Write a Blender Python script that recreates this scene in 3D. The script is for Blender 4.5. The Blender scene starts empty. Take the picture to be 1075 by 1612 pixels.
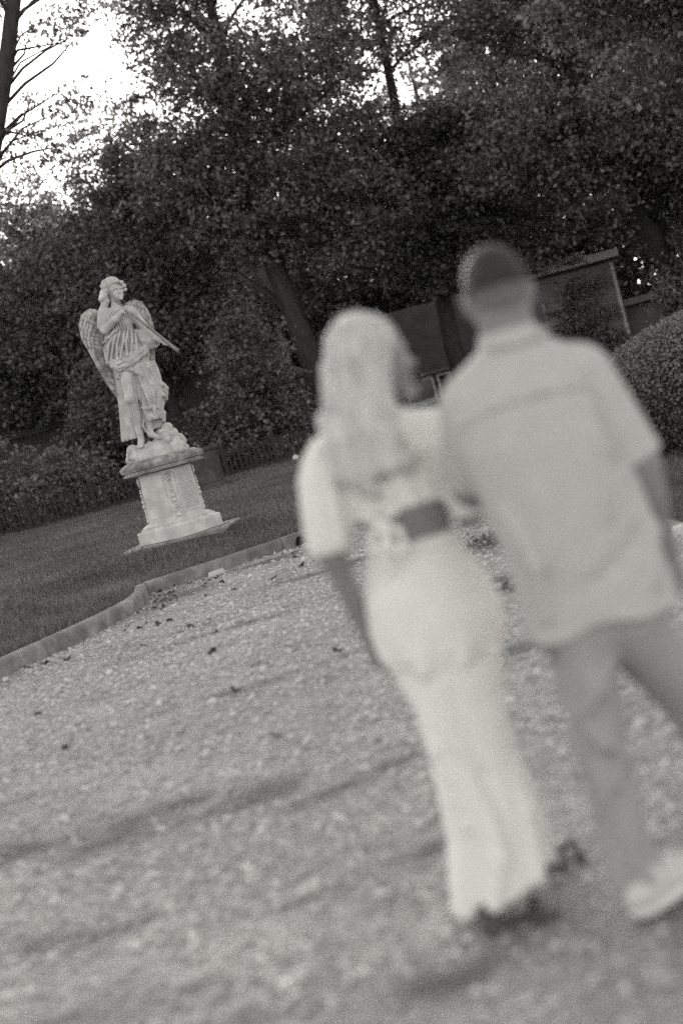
import bpy, math, random
import numpy as np
import openvdb as vdb
from mathutils import Vector, Matrix

S = bpy.context.scene
COL = S.collection
rng = np.random.default_rng(7)
random.seed(7)
R = math.radians

# ------------------------------------------------------------------ camera, sky, sun, exposure
CAM_H = 1.47
cam = bpy.data.cameras.new('camera')
cam_o = bpy.data.objects.new('camera', cam)
COL.objects.link(cam_o)
S.camera = cam_o
cam.sensor_fit = 'VERTICAL'
cam.sensor_height = 36.0
cam.lens = 50.0
cam.clip_start = 0.05
cam.clip_end = 3000.0
pit, rol = R(3.88), R(15.0)
F_ = Vector((0, math.cos(pit), -math.sin(pit)))
R0 = Vector((1, 0, 0))
U0 = Vector((0, math.sin(pit), math.cos(pit)))
CR = math.cos(rol) * R0 - math.sin(rol) * U0
CU = math.sin(rol) * R0 + math.cos(rol) * U0
m = Matrix((CR, CU, -F_)).transposed().to_4x4()
m.translation = (0, 0, CAM_H)
cam_o.matrix_world = m
cam.dof.use_dof = True
cam.dof.focus_distance = 20.0
cam.dof.aperture_fstop = 1.1

SUN_EL, SUN_AZ = 13.2, -7.3            # degrees; azimuth from +Y towards +X
TINT = (1.0, 0.985, 0.955)             # warm-toned monochrome film
w = bpy.data.worlds.new('World')
S.world = w
w.use_nodes = True
nt = w.node_tree
nt.nodes.clear()
sky = nt.nodes.new('ShaderNodeTexSky')
sky.sky_type = 'NISHITA'
sky.sun_disc = False
sky.sun_elevation = R(SUN_EL)
sky.sun_rotation = R(SUN_AZ)
sky.air_density = 1.0
sky.dust_density = 2.0
bw = nt.nodes.new('ShaderNodeRGBToBW')
tn = nt.nodes.new('ShaderNodeVectorMath')
tn.operation = 'SCALE'
tn.inputs[0].default_value = TINT
bg = nt.nodes.new('ShaderNodeBackground')
bg.inputs['Strength'].default_value = 0.12
wo = nt.nodes.new('ShaderNodeOutputWorld')
nt.links.new(sky.outputs[0], bw.inputs[0])
nt.links.new(bw.outputs[0], tn.inputs['Scale'])
nt.links.new(tn.outputs[0], bg.inputs['Color'])
nt.links.new(bg.outputs[0], wo.inputs['Surface'])

sl = bpy.data.lights.new('sun', 'SUN')
sl.energy = 2.0
sl.angle = R(0.5)
sl.color = (1.0, 0.97, 0.93)
sun_o = bpy.data.objects.new('sun', sl)
COL.objects.link(sun_o)
sd = Vector((math.sin(R(SUN_AZ)) * math.cos(R(SUN_EL)), math.cos(R(SUN_AZ)) * math.cos(R(SUN_EL)), math.sin(R(SUN_EL))))
sun_o.rotation_euler = sd.to_track_quat('Z', 'Y').to_euler()
sun_o.location = sd * 80

S.view_settings.view_transform = 'Standard'
S.view_settings.look = 'None'
S.view_settings.gamma = 1.0
S.view_settings.exposure = 2.5
S.render.engine = 'CYCLES'
S.cycles.use_denoising = False      # the fine grain left by the sampling stays
S.cycles.sample_clamp_direct = 0.7
S.cycles.sample_clamp_indirect = 0.5
S.cycles.max_bounces = 6
S.cycles.diffuse_bounces = 4
S.cycles.transmission_bounces = 3
S.cycles.volume_bounces = 1

# ------------------------------------------------------------------ materials
def mat(name, v, var=0.15, scale=8.0, rough=0.8, bump=0.0, bscale=60.0, spec=0.3, island=0.0, trans=0.0,
        stain=0.0, stain_scale=1.5, stretch=None, detail=5.0):
    M = bpy.data.materials.new(name)
    M.use_nodes = True
    t = M.node_tree
    N, L = t.nodes, t.links
    b = N['Principled BSDF']
    b.inputs['Roughness'].default_value = rough
    b.inputs['Specular IOR Level'].default_value = spec
    tc = N.new('ShaderNodeTexCoord')
    co = tc.outputs['Object']
    if stretch:
        mp = N.new('ShaderNodeMapping')
        mp.inputs['Scale'].default_value = stretch
        L.new(co, mp.inputs['Vector'])
        co = mp.outputs[0]
    nz = N.new('ShaderNodeTexNoise')
    nz.inputs['Scale'].default_value = scale
    nz.inputs['Detail'].default_value = detail
    L.new(co, nz.inputs['Vector'])
    mr = N.new('ShaderNodeMapRange')
    mr.inputs['From Min'].default_value = 0.25
    mr.inputs['From Max'].default_value = 0.75
    mr.inputs['To Min'].default_value = v * (1 - var)
    mr.inputs['To Max'].default_value = v * (1 + var)
    L.new(nz.outputs['Fac'], mr.inputs['Value'])
    val = mr.outputs[0]
    def mul(a, bsock):
        q = N.new('ShaderNodeMath'); q.operation = 'MULTIPLY'
        L.new(a, q.inputs[0]); L.new(bsock, q.inputs[1])
        return q.outputs[0]
    if stain:
        n2 = N.new('ShaderNodeTexNoise')
        n2.inputs['Scale'].default_value = stain_scale
        n2.inputs['Detail'].default_value = 6.0
        n2.inputs['Roughness'].default_value = 0.65
        L.new(co, n2.inputs['Vector'])
        m2 = N.new('ShaderNodeMapRange')
        m2.inputs['From Min'].default_value = 0.42
        m2.inputs['From Max'].default_value = 0.62
        m2.inputs['To Min'].default_value = 1 - stain
        m2.inputs['To Max'].default_value = 1.0
        L.new(n2.outputs['Fac'], m2.inputs['Value'])
        val = mul(val, m2.outputs[0])
    if island:
        g = N.new('ShaderNodeNewGeometry')
        m3 = N.new('ShaderNodeMapRange')
        m3.inputs['To Min'].default_value = 1 - island
        m3.inputs['To Max'].default_value = 1 + island
        L.new(g.outputs['Random Per Island'], m3.inputs['Value'])
        val = mul(val, m3.outputs[0])
    sc = N.new('ShaderNodeVectorMath'); sc.operation = 'SCALE'
    sc.inputs[0].default_value = TINT
    L.new(val, sc.inputs['Scale'])
    L.new(sc.outputs[0], b.inputs['Base Color'])
    if bump:
        nb = N.new('ShaderNodeTexNoise')
        nb.inputs['Scale'].default_value = bscale
        nb.inputs['Detail'].default_value = 6.0
        L.new(co, nb.inputs['Vector'])
        bp = N.new('ShaderNodeBump')
        bp.inputs['Strength'].default_value = bump
        bp.inputs['Distance'].default_value = 0.02
        L.new(nb.outputs['Fac'], bp.inputs['Height'])
        L.new(bp.outputs[0], b.inputs['Normal'])
    if trans:
        tr = N.new('ShaderNodeBsdfTranslucent')
        L.new(sc.outputs[0], tr.inputs['Color'])
        mx = N.new('ShaderNodeMixShader')
        mx.inputs[0].default_value = trans
        L.new(b.outputs[0], mx.inputs[1]); L.new(tr.outputs[0], mx.inputs[2])
        L.new(mx.outputs[0], N['Material Output'].inputs['Surface'])
    return M

def brick_mat(name, v, mortar):
    M = mat(name, v, 0.3, 3.0, 0.9)
    t = M.node_tree; N, L = t.nodes, t.links
    tc = N.new('ShaderNodeTexCoord')
    mp = N.new('ShaderNodeMapping'); mp.inputs['Rotation'].default_value = (R(90), 0, 0)
    L.new(tc.outputs['Object'], mp.inputs['Vector'])
    br = N.new('ShaderNodeTexBrick')
    br.inputs['Scale'].default_value = 1.0
    br.inputs['Brick Width'].default_value = 0.23
    br.inputs['Row Height'].default_value = 0.075
    br.inputs['Mortar Size'].default_value = 0.01
    br.inputs['Color1'].default_value = [v * c for c in TINT] + [1]
    br.inputs['Color2'].default_value = [v * 0.65 * c for c in TINT] + [1]
    br.inputs['Mortar'].default_value = [mortar * c for c in TINT] + [1]
    L.new(mp.outputs[0], br.inputs['Vector'])
    L.new(br.outputs['Color'], N['Principled BSDF'].inputs['Base Color'])
    return M

def glass_mat(name):
    M = bpy.data.materials.new(name); M.use_nodes = True
    b = M.node_tree.nodes['Principled BSDF']
    b.inputs['Base Color'].default_value = (0.03, 0.03, 0.03, 1)
    b.inputs['Roughness'].default_value = 0.08
    b.inputs['Specular IOR Level'].default_value = 0.8
    return M

MT = dict(
    marble=mat('weathered_marble', 0.5, 0.14, 5, 0.6, 0.25, 40, 0.3, stain=0.26, stain_scale=7.0),
    wing=mat('stained_marble', 0.44, 0.2, 9, 0.65, 0.3, 50, 0.3, stain=0.65, stain_scale=11.0),
    pale=mat('pale_marble', 0.56, 0.12, 5, 0.6, 0.15, 40, 0.3, stain=0.16, stain_scale=5.0),
    trumpet_grey=mat('grey_trumpet', 0.2, 0.2, 20, 0.5),  # whole trumpet darker than the figure
    capstone=mat('lichened_capstone', 0.36, 0.35, 9, 0.8, 0.4, 30, 0.2, stain=0.5, stain_scale=3.0),
    panel=mat('inscribed_panel', 0.5, 0.1, 8, 0.7, 0.15, 40, 0.3),
    groove=mat('weathered_lettering', 0.33, 0.2, 30, 0.9),
    footing=mat('mossy_concrete', 0.3, 0.3, 6, 0.95, 0.5, 40, stain=0.4, stain_scale=4),
    greystone=mat('grey_granite', 0.085, 0.2, 5, 0.9, 0.4, 40, stain=0.35, stain_scale=2.5),
    kerb=mat('grey_concrete_kerb', 0.28, 0.22, 7, 0.9, 0.5, 50, 0.2, stain=0.45, stain_scale=3.0),
    iron=mat('black_iron', 0.012, 0.3, 20, 0.5),
    lawn=mat('lawn_soil', 0.07, 0.35, 1.2, 1.0, 0.6, 30, 0.1, stain=0.35, stain_scale=0.6),
    blade=mat('grass_blade', 0.15, 0.35, 0.6, 0.7, 0, 1, 0.2, island=0.45, trans=0.3),
    stone=mat('gravel_stone', 0.44, 0.1, 0.6, 0.85, 0, 1, 0.2, island=0.38),
    leaf=mat('dark_leaf', 0.105, 0.4, 0.25, 0.42, 0, 1, 0.5, island=0.65, trans=0.25),
    leaf_pale_lit=mat('pale_lit_leaf', 0.135, 0.4, 0.25, 0.42, 0, 1, 0.5, island=0.65, trans=0.3),  # paler leaf, its tone raised to show foliage lit by the sky
    leaf_veiled=mat('veiled_leaf', 0.125, 0.4, 0.25, 0.45, 0, 1, 0.45, island=0.6, trans=0.35),  # sun veil over the left trees put into a lighter leaf tone
    leaf_sun=mat('sunlit_leaf', 0.13, 0.3, 0.5, 0.5, 0, 1, 0.3, island=0.5, trans=0.6),
    leaf_frontlit=mat('frontlit_leaf', 0.17, 0.4, 0.8, 0.42, 0, 1, 0.5, island=0.55, trans=0.3),  # lighter tone stands in for sky light on the ivy and front shrubs
    leaf_hedge=mat('hedge_leaf', 0.13, 0.25, 1.5, 0.6, 0, 1, 0.3, island=0.5, trans=0.2),
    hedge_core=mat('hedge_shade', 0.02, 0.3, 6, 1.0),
    bark=mat('tree_bark', 0.05, 0.35, 3, 0.95, 0.8, 12, 0.1, stretch=(4, 4, 0.8)),
    dead_leaf=mat('fallen_leaf', 0.05, 0.4, 20, 0.8),
    dead_pale=mat('bleached_leaf', 0.4, 0.2, 20, 0.8),
    brick=brick_mat('dark_brick', 0.13, 0.17),
    brick2=brick_mat('mid_brick', 0.24, 0.3),
    roof=mat('slate_roof', 0.06, 0.3, 2, 0.85, 0.5, 10),
    trim=mat('white_paint', 0.55, 0.12, 6, 0.6),
    trim_dim=mat('grey_paint', 0.16, 0.2, 6, 0.6),
    glass=glass_mat('window_glass'),
    skin=mat('skin', 0.2, 0.06, 12, 0.5, 0.05, 80, 0.4),
    skin_pale=mat('pale_skin', 0.2, 0.06, 12, 0.5, 0.05, 80, 0.4),
    hair_dark=mat('dark_short_hair', 0.03, 0.3, 40, 0.7, 0.5, 200),
    hair_mid=mat('clipped_hair', 0.09, 0.2, 60, 0.7, 0.3, 200),
    hair_fade=mat('shaved_hair_fade', 0.14, 0.2, 60, 0.7, 0.3, 200),
    hair_blonde=mat('blonde_hair', 0.54, 0.3, 9, 0.45, 0.6, 40, 0.5, stretch=(5, 5, 0.6)),
    white_cloth=mat('white_cotton', 0.68, 0.04, 14, 0.9, 0.15, 120, 0.1),
    shirt=mat('pale_linen', 0.44, 0.05, 18, 0.9, 0.2, 160, 0.1),
    trousers=mat('stone_trousers', 0.31, 0.06, 14, 0.9, 0.2, 160, 0.1),
    shoe=mat('off_white_leather', 0.5, 0.06, 20, 0.6),
    sole=mat('pale_rubber', 0.62, 0.06, 20, 0.7),
    sandal=mat('dark_leather', 0.08, 0.2, 20, 0.6),
)

def add_soil(M, amt):
    t = M.node_tree; N, L = t.nodes, t.links
    b = N['Principled BSDF']
    src = b.inputs['Base Color'].links[0].from_socket
    at = N.new('ShaderNodeAttribute'); at.attribute_name = 'soil'
    r = N.new('ShaderNodeMapRange')
    r.inputs['To Min'].default_value = 1; r.inputs['To Max'].default_value = 1 - amt
    L.new(at.outputs['Fac'], r.inputs['Value'])
    s = N.new('ShaderNodeVectorMath'); s.operation = 'SCALE'
    L.new(src, s.inputs[0]); L.new(r.outputs[0], s.inputs['Scale'])
    L.new(s.outputs[0], b.inputs['Base Color'])
MT['gravel'] = mat('gravel', 0.36, 0.25, 28, 0.95, 0.9, 70, 0.15, stain=0.2, stain_scale=1.2, detail=8)
add_soil(MT['gravel'], .6); add_soil(MT['stone'], .38)

# ------------------------------------------------------------------ object helpers
def fastmesh(name, v, f, smooth=False):
    v = np.ascontiguousarray(v, dtype=np.float32)
    f = np.ascontiguousarray(f, dtype=np.int32)
    me = bpy.data.meshes.new(name)
    n, k = f.shape
    me.vertices.add(len(v)); me.vertices.foreach_set('co', v.ravel())
    me.loops.add(n * k); me.loops.foreach_set('vertex_index', f.ravel())
    me.polygons.add(n); me.polygons.foreach_set('loop_start', np.arange(0, n * k, k, dtype=np.int32))
    if smooth:
        me.polygons.foreach_set('use_smooth', np.ones(n, dtype=bool))
    me.update(calc_edges=True)
    return me

def tag(o, label=None, cat=None, group=None, kind=None):
    if label: o['label'] = label
    if cat: o['category'] = cat
    if group: o['group'] = group
    if kind: o['kind'] = kind
    return o

def link(name, me, material=None, parent=None, kind=None):
    o = bpy.data.objects.new(name, me)
    COL.objects.link(o)
    if material is not None and not me.materials:
        me.materials.append(material)
    if parent is not None: o.parent = parent
    if kind: o['kind'] = kind
    return o

def thing(name, label, cat, loc=(0, 0, 0), rz=0.0, group=None):
    o = bpy.data.objects.new(name, None)
    COL.objects.link(o)
    o.empty_display_size = 0.2
    o.location = loc; o.rotation_euler = (0, 0, rz)
    return tag(o, label, cat, group)

class MB:
    """collects shapes into one mesh"""
    def __init__(s): s.v, s.f, s.n = [], [], 0
    def add(s, v, f):
        s.f += [[i + s.n for i in q] for q in f]
        s.v += [tuple(p) for p in v]; s.n = len(s.v)
    def box(s, c, d, rz=0.0, bev=0.0):
        x, y, z = d[0] / 2, d[1] / 2, d[2] / 2
        if bev:
            b = bev
            pts = []
            for zz, q in ((-z, b), (-z + b, 0), (z - b, 0), (z, b)):
                pts.append([(sx * (x - q), sy * (y - q), zz) for sx, sy in ((-1, -1), (1, -1), (1, 1), (-1, 1))])
            v = [p for r_ in pts for p in r_]
            f = [(3, 2, 1, 0), (12, 13, 14, 15)]
            for k in range(3):
                for i in range(4):
                    j = (i + 1) % 4
                    f.append((k * 4 + i, k * 4 + j, k * 4 + 4 + j, k * 4 + 4 + i))
        else:
            v = [(-x, -y, -z), (x, -y, -z), (x, y, -z), (-x, y, -z), (-x, -y, z), (x, -y, z), (x, y, z), (-x, y, z)]
            f = [(3, 2, 1, 0), (4, 5, 6, 7), (0, 1, 5, 4), (1, 2, 6, 5), (2, 3, 7, 6), (3, 0, 4, 7)]
        ca, sa = math.cos(rz), math.sin(rz)
        s.add([(c[0] + p[0] * ca - p[1] * sa, c[1] + p[0] * sa + p[1] * ca, c[2] + p[2]) for p in v], f)
        return s
    def tube(s, pts, rad, n=8, cap=True):
        pts = [Vector(p) for p in pts]
        v, f = [], []
        ref = Vector((0.31, 0.87, 0.38))
        for i, p in enumerate(pts):
            d = (pts[min(i + 1, len(pts) - 1)] - pts[max(i - 1, 0)]).normalized()
            a = d.cross(ref)
            if a.length < 1e-3: a = d.cross(Vector((1, 0, 0)))
            a.normalize(); b = d.cross(a)
            for k in range(n):
                t = 2 * math.pi * k / n
                v.append(p + (a * math.cos(t) + b * math.sin(t)) * rad[i])
        for i in range(len(pts) - 1):
            for k in range(n):
                j = (k + 1) % n
                f.append((i * n + k, i * n + j, (i + 1) * n + j, (i + 1) * n + k))
        if cap:
            f.append(tuple(range(n - 1, -1, -1)))
            f.append(tuple((len(pts) - 1) * n + k for k in range(n)))
        s.add(v, f)
        return s
    def loft(s, rings):
        n = len(rings[0])
        v = [p for r_ in rings for p in r_]
        f = []
        for i in range(len(rings) - 1):
            for k in range(n):
                j = (k + 1) % n
                f.append((i * n + k, i * n + j, (i + 1) * n + j, (i + 1) * n + k))
        f.append(tuple(range(n - 1, -1, -1)))
        f.append(tuple((len(rings) - 1) * n + k for k in range(n)))
        s.add(v, f)
        return s
    def ball(s, c, r, nu=10, nv=7):
        if not hasattr(r, '__len__'): r = (r, r, r)
        v = [(c[0], c[1], c[2] - r[2])]
        for i in range(1, nv):
            p = -math.pi / 2 + math.pi * i / nv
            for k in range(nu):
                t = 2 * math.pi * k / nu
                v.append((c[0] + r[0] * math.cos(p) * math.cos(t), c[1] + r[1] * math.cos(p) * math.sin(t), c[2] + r[2] * math.sin(p)))
        v.append((c[0], c[1], c[2] + r[2]))
        f = []
        for k in range(nu):
            j = (k + 1) % nu
            f.append((0, 1 + j, 1 + k))
            for i in range(nv - 2):
                a = 1 + i * nu
                f.append((a + k, a + j, a + nu + j, a + nu + k))
            a = 1 + (nv - 2) * nu
            f.append((a + k, a + j, len(v) - 1))
        s.add(v, f)
        return s
    def mesh(s, name, smooth=False):
        me = bpy.data.meshes.new(name)
        me.from_pydata(s.v, [], s.f)
        if smooth: me.polygons.foreach_set('use_smooth', [True] * len(me.polygons))
        me.update()
        return me
    def build(s, name, material, parent=None, smooth=False, kind=None):
        return link(name, s.mesh(name, smooth), material, parent, kind)

# ---- distance-field sculpting: smooth unions of tapered limbs, ellipsoids and lofts
class Sdf:
    def __init__(s, lo, hi, h):
        s.h = h; s.lo = np.array(lo, float)
        s.ax = [np.arange(lo[i], hi[i] + h, h, dtype=np.float32) for i in range(3)]
        s.d = np.full([len(a) for a in s.ax], 9.0, np.float32)
    def _sub(s, lo, hi, pad):
        sl = []
        for i in range(3):
            a = int(np.searchsorted(s.ax[i], lo[i] - pad)); b = int(np.searchsorted(s.ax[i], hi[i] + pad))
            sl.append(slice(a, b))
        X = s.ax[0][sl[0]][:, None, None]; Y = s.ax[1][sl[1]][None, :, None]; Z = s.ax[2][sl[2]][None, None, :]
        return tuple(sl), X, Y, Z
    def op(s, fn, lo, hi, k=0.02, cut=False):
        sl, X, Y, Z = s._sub(lo, hi, k + 4 * s.h)
        cur = s.d[sl]
        if cur.size == 0: return s
        v = fn(X, Y, Z)
        if cut:
            v = -v
            t = np.clip(0.5 - 0.5 * (cur - v) / k, 0, 1)
            s.d[sl] = cur * (1 - t) + v * t + k * t * (1 - t)
        else:
            t = np.clip(0.5 + 0.5 * (cur - v) / k, 0, 1)
            s.d[sl] = cur * (1 - t) + v * t - k * t * (1 - t)
        return s
    def cone(s, a, b, r1, r2=None, k=0.02, cut=False, flat=None):
        r2 = r1 if r2 is None else r2
        a = np.array(a, float); b = np.array(b, float)
        fl = np.array(flat if flat else (1, 1, 1), float)
        ab = (b - a) / fl; L2 = max(float(ab @ ab), 1e-9)
        mr = max(r1, r2)
        def fn(X, Y, Z):
            px, py, pz = (X - a[0]) / fl[0], (Y - a[1]) / fl[1], (Z - a[2]) / fl[2]
            t = np.clip((px * ab[0] + py * ab[1] + pz * ab[2]) / L2, 0, 1)
            dx, dy, dz = px - t * ab[0], py - t * ab[1], pz - t * ab[2]
            return (np.sqrt(dx * dx + dy * dy + dz * dz) - (r1 + (r2 - r1) * t)) * float(min(1.0, fl.min()))
        mrv = mr * np.maximum(fl, 1)
        return s.op(fn, np.minimum(a, b) - mrv, np.maximum(a, b) + mrv, k, cut)
    def chain(s, pts, rad, k=0.02, cut=False, flat=None):
        if not hasattr(rad, '__len__'): rad = [rad] * len(pts)
        for i in range(len(pts) - 1):
            s.cone(pts[i], pts[i + 1], rad[i], rad[i + 1], k, cut, flat)
        return s
    def ell(s, c, r, k=0.02, rot=None, cut=False):
        c = np.array(c, float); r = np.array(r, float)
        Rm = np.array(Matrix.Rotation(0, 3, 'X')) if rot is None else np.array(
            (Matrix.Rotation(R(rot[2]), 3, 'Z') @ Matrix.Rotation(R(rot[1]), 3, 'Y') @ Matrix.Rotation(R(rot[0]), 3, 'X')).transposed())
        def fn(X, Y, Z):
            x, y, z = X - c[0], Y - c[1], Z - c[2]
            q = [Rm[i][0] * x + Rm[i][1] * y + Rm[i][2] * z for i in range(3)]
            k0 = np.sqrt(sum((q[i] / r[i]) ** 2 for i in range(3)))
            k1 = np.sqrt(sum((q[i] / r[i] ** 2) ** 2 for i in range(3))) + 1e-6
            return k0 * (k0 - 1) / k1
        e = r if rot is None else np.full(3, r.max())
        return s.op(fn, c - e, c + e, k, cut)
    def loft(s, sec, k=0.02, cut=False, p=2.0, fold=None):
        """sections (z, cx, cy, rx, ry) from bottom to top; fold(theta, Z) returns a radial offset"""
        sec = np.array(sec, float)
        z0, z1 = sec[0, 0], sec[-1, 0]
        def fn(X, Y, Z):
            zc = np.clip(Z, z0, z1)
            g = [np.interp(zc, sec[:, 0], sec[:, i]).astype(np.float32) for i in range(1, 5)]
            u, v_ = (X - g[0]) / g[2], (Y - g[1]) / g[3]
            n_ = (np.abs(u) ** p + np.abs(v_) ** p) ** (1 / p)
            rad = (n_ - 1) * np.minimum(g[2], g[3])
            if fold is not None:
                rad = rad - fold(np.arctan2(v_, u), Z)
            dz = np.maximum(z0 - Z, Z - z1)
            return np.maximum(rad, dz)
        lo = (float((sec[:, 1] - sec[:, 3]).min()) - .04, float((sec[:, 2] - sec[:, 4]).min()) - .04, z0)
        hi = (float((sec[:, 1] + sec[:, 3]).max()) + .04, float((sec[:, 2] + sec[:, 4]).max()) + .04, z1)
        return s.op(fn, lo, hi, k, cut)
    def plane_cut(s, p, n, k=0.004, lo=None, hi=None):
        """removes the side the normal points to"""
        p = np.array(p, float); n = np.array(n, float); n /= np.linalg.norm(n)
        lo = [a[0] for a in s.ax] if lo is None else lo
        hi = [a[-1] for a in s.ax] if hi is None else hi
        return s.op(lambda X, Y, Z: -((X - p[0]) * n[0] + (Y - p[1]) * n[1] + (Z - p[2]) * n[2]), lo, hi, k, True)
    def mesh(s, name):
        b = 3 * s.h
        g = vdb.FloatGrid(b)
        g.copyFromArray(np.clip(s.d, -b, b))
        g.transform = vdb.createLinearTransform(voxelSize=s.h)
        pts, quads = g.convertToQuads(0.0)
        pts = np.asarray(pts) + s.lo
        q = np.asarray(quads).astype(np.int32)
        a, b_, c = pts[q[:, 0]], pts[q[:, 1]], pts[q[:, 2]]
        if np.sum(np.einsum('ij,ij->i', a, np.cross(b_, c))) < 0:
            q = q[:, ::-1]
        return fastmesh(name, pts, q, True)
    def build(s, name, material, parent=None):
        return link(name, s.mesh(name), material, parent)

# ---- foliage
def leaf_quads(c, size, g, up=0.35):
    n = len(c)
    u = g.normal(size=(n, 3)); u /= np.linalg.norm(u, axis=1)[:, None]
    q = g.normal(size=(n, 3)); q[:, 2] += up
    v = np.cross(u, q); v /= np.linalg.norm(v, axis=1)[:, None] + 1e-9
    s = np.asarray(size)[:, None]
    P = np.stack([c - u * s * 0.5, c + v * s * 0.3, c + u * s * 0.5, c - v * s * 0.3], 1).reshape(-1, 3)
    return P, np.arange(4 * n, dtype=np.int32).reshape(-1, 4)

def clump_points(blobs, n, g, csize, per=45, shell=2.4):
    wts = np.array([b[1][0] * b[1][1] * b[1][2] for b in blobs]) ** 0.72
    wts *= np.array([b[2] if len(b) > 2 else 1.0 for b in blobs])
    wts /= wts.sum()
    out, cl = [], []
    for b, wt in zip(blobs, wts):
        k = max(1, int(n * wt / per))
        d = g.normal(size=(k, 3)); d /= np.linalg.norm(d, axis=1)[:, None]
        r = g.random(k) ** (1 / shell)
        p = np.array(b[0]) + d * r[:, None] * np.array(b[1])
        cl.append(p)
        sc = csize * (0.5 + g.random(k))
        q = g.normal(size=(k, per, 3)) * sc[:, None, None] * np.array((1, 1, 0.5))
        out.append((p[:, None, :] + q).reshape(-1, 3))
    return np.concatenate(out), np.concatenate(cl)

DENS = 1.85
def tree(name, label, cat, base, trunk, rad, blobs, n, leaf, mleaf, group=None, csize=0.5, per=45, limbs=14, seed=1, shell=2.4, limb_r=0.12):
    g = np.random.default_rng(seed)
    rs = random.Random(seed)
    root = thing(name, label, cat, base, 0, group)
    b0 = Vector(base)
    tp = [Vector(p) - b0 for p in trunk]
    mb = MB().tube(tp, rad, 10)
    bl = [((Vector(b[0]) - b0)[:], *b[1:]) for b in blobs]
    pts, cl = clump_points(bl, int(n * DENS), g, csize, per, shell)
    for i in range(limbs):
        c = Vector(cl[rs.randrange(len(cl))])
        best = min(range(1, len(tp)), key=lambda j: (tp[j] - c).length + 1.3 * max(0, tp[j].z - c.z))
        a = tp[best].lerp(tp[best - 1], rs.random() * 0.6)
        mid = a.lerp(c, 0.5) + Vector((rs.uniform(-.4, .4), rs.uniform(-.4, .4), rs.uniform(-.1, .5)))
        r0 = min(rad[best] * 0.6, limb_r * rs.uniform(.6, 1.2))
        mb.tube([a, a.lerp(mid, .5) + Vector((0, 0, .1)), mid, mid.lerp(c, .6), c], [r0, r0 * .8, r0 * .6, r0 * .35, r0 * .12], 6)
    mb.build('trunk', MT['bark'], root, True)
    sz = leaf * (0.55 + 1.0 * g.random(len(pts)) ** 1.5)
    v, f = leaf_quads(pts, sz, g)
    link('crown', fastmesh('crown', v, f), mleaf, root, 'stuff')
    return root

# ------------------------------------------------------------------ ground
KERB = [(-8.0, 1.0), (-6.4, 4.5), (-4.85, 8.0), (-3.95, 10.4), (-3.22, 12.35), (-2.66, 13.75), (-2.44, 14.45), (-2.34, 15.0), (-2.33, 15.6),
        (-2.42, 16.42), (-1.5, 17.02), (-0.6, 17.8), (0.6, 18.7), (2.2, 19.8), (4.2, 21.2), (8.0, 23.8), (14.0, 28.0)]
KP = np.array(KERB)
def kerb_side(x, y):
    """signed distance from the kerb line, positive on the lawn"""
    x = np.asarray(x, float); y = np.asarray(y, float)
    best = np.full(np.broadcast(x, y).shape, 1e9); sg = np.ones_like(best)
    for a, b in zip(KP[:-1], KP[1:]):
        ab = b - a
        t = np.clip(((x - a[0]) * ab[0] + (y - a[1]) * ab[1]) / (ab @ ab), 0, 1)
        dx, dy = x - a[0] - t * ab[0], y - a[1] - t * ab[1]
        d = np.hypot(dx, dy)
        cr = ab[0] * (y - a[1]) - ab[1] * (x - a[0])
        u = d < best
        best = np.where(u, d, best); sg = np.where(u, np.sign(cr), sg)
    return best * sg
def sstep(a, b, x):
    t = np.clip((x - a) / (b - a), 0, 1)
    return t * t * (3 - 2 * t)
def bumps(x, y, seed, sc, n=14):
    g = np.random.default_rng(seed)
    o = 0
    for i in range(n):
        k = g.normal(size=2) * sc * (0.5 + i / n * 2)
        o = o + np.sin(x * k[0] + y * k[1] + g.random() * 6.3) / (0.6 + i / n * 2)
    return o / n
def lawn_z(x, y):
    d = kerb_side(x, y)
    return 0.125 + 0.235 * sstep(0.1, 2.3, d) + 0.06 * sstep(5, 28, d) + 0.035 * bumps(x, y, 3, 0.9) * sstep(0.2, 1.5, d)
def gravel_z(x, y):
    return 0.05 * bumps(x, y, 11, 1.6) * 0.6 + 0.02 * bumps(x, y, 12, 5.0)

def sheet(name, xs, ys, zf, material, kind='structure', keep=None):
    X, Y = np.meshgrid(xs, ys, indexing='ij')
    Z = zf(X, Y)
    v = np.stack([X, Y, Z], -1).reshape(-1, 3)
    nx, ny = len(xs), len(ys)
    i = np.arange(nx * ny).reshape(nx, ny)
    f = np.stack([i[:-1, :-1], i[1:, :-1], i[1:, 1:], i[:-1, 1:]], -1).reshape(-1, 4)
    if keep is not None:
        kv = keep(X, Y).reshape(-1)
        f = f[kv[f].any(1)]
    return link(name, fastmesh(name, v, f, True), material, None, kind)

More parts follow.
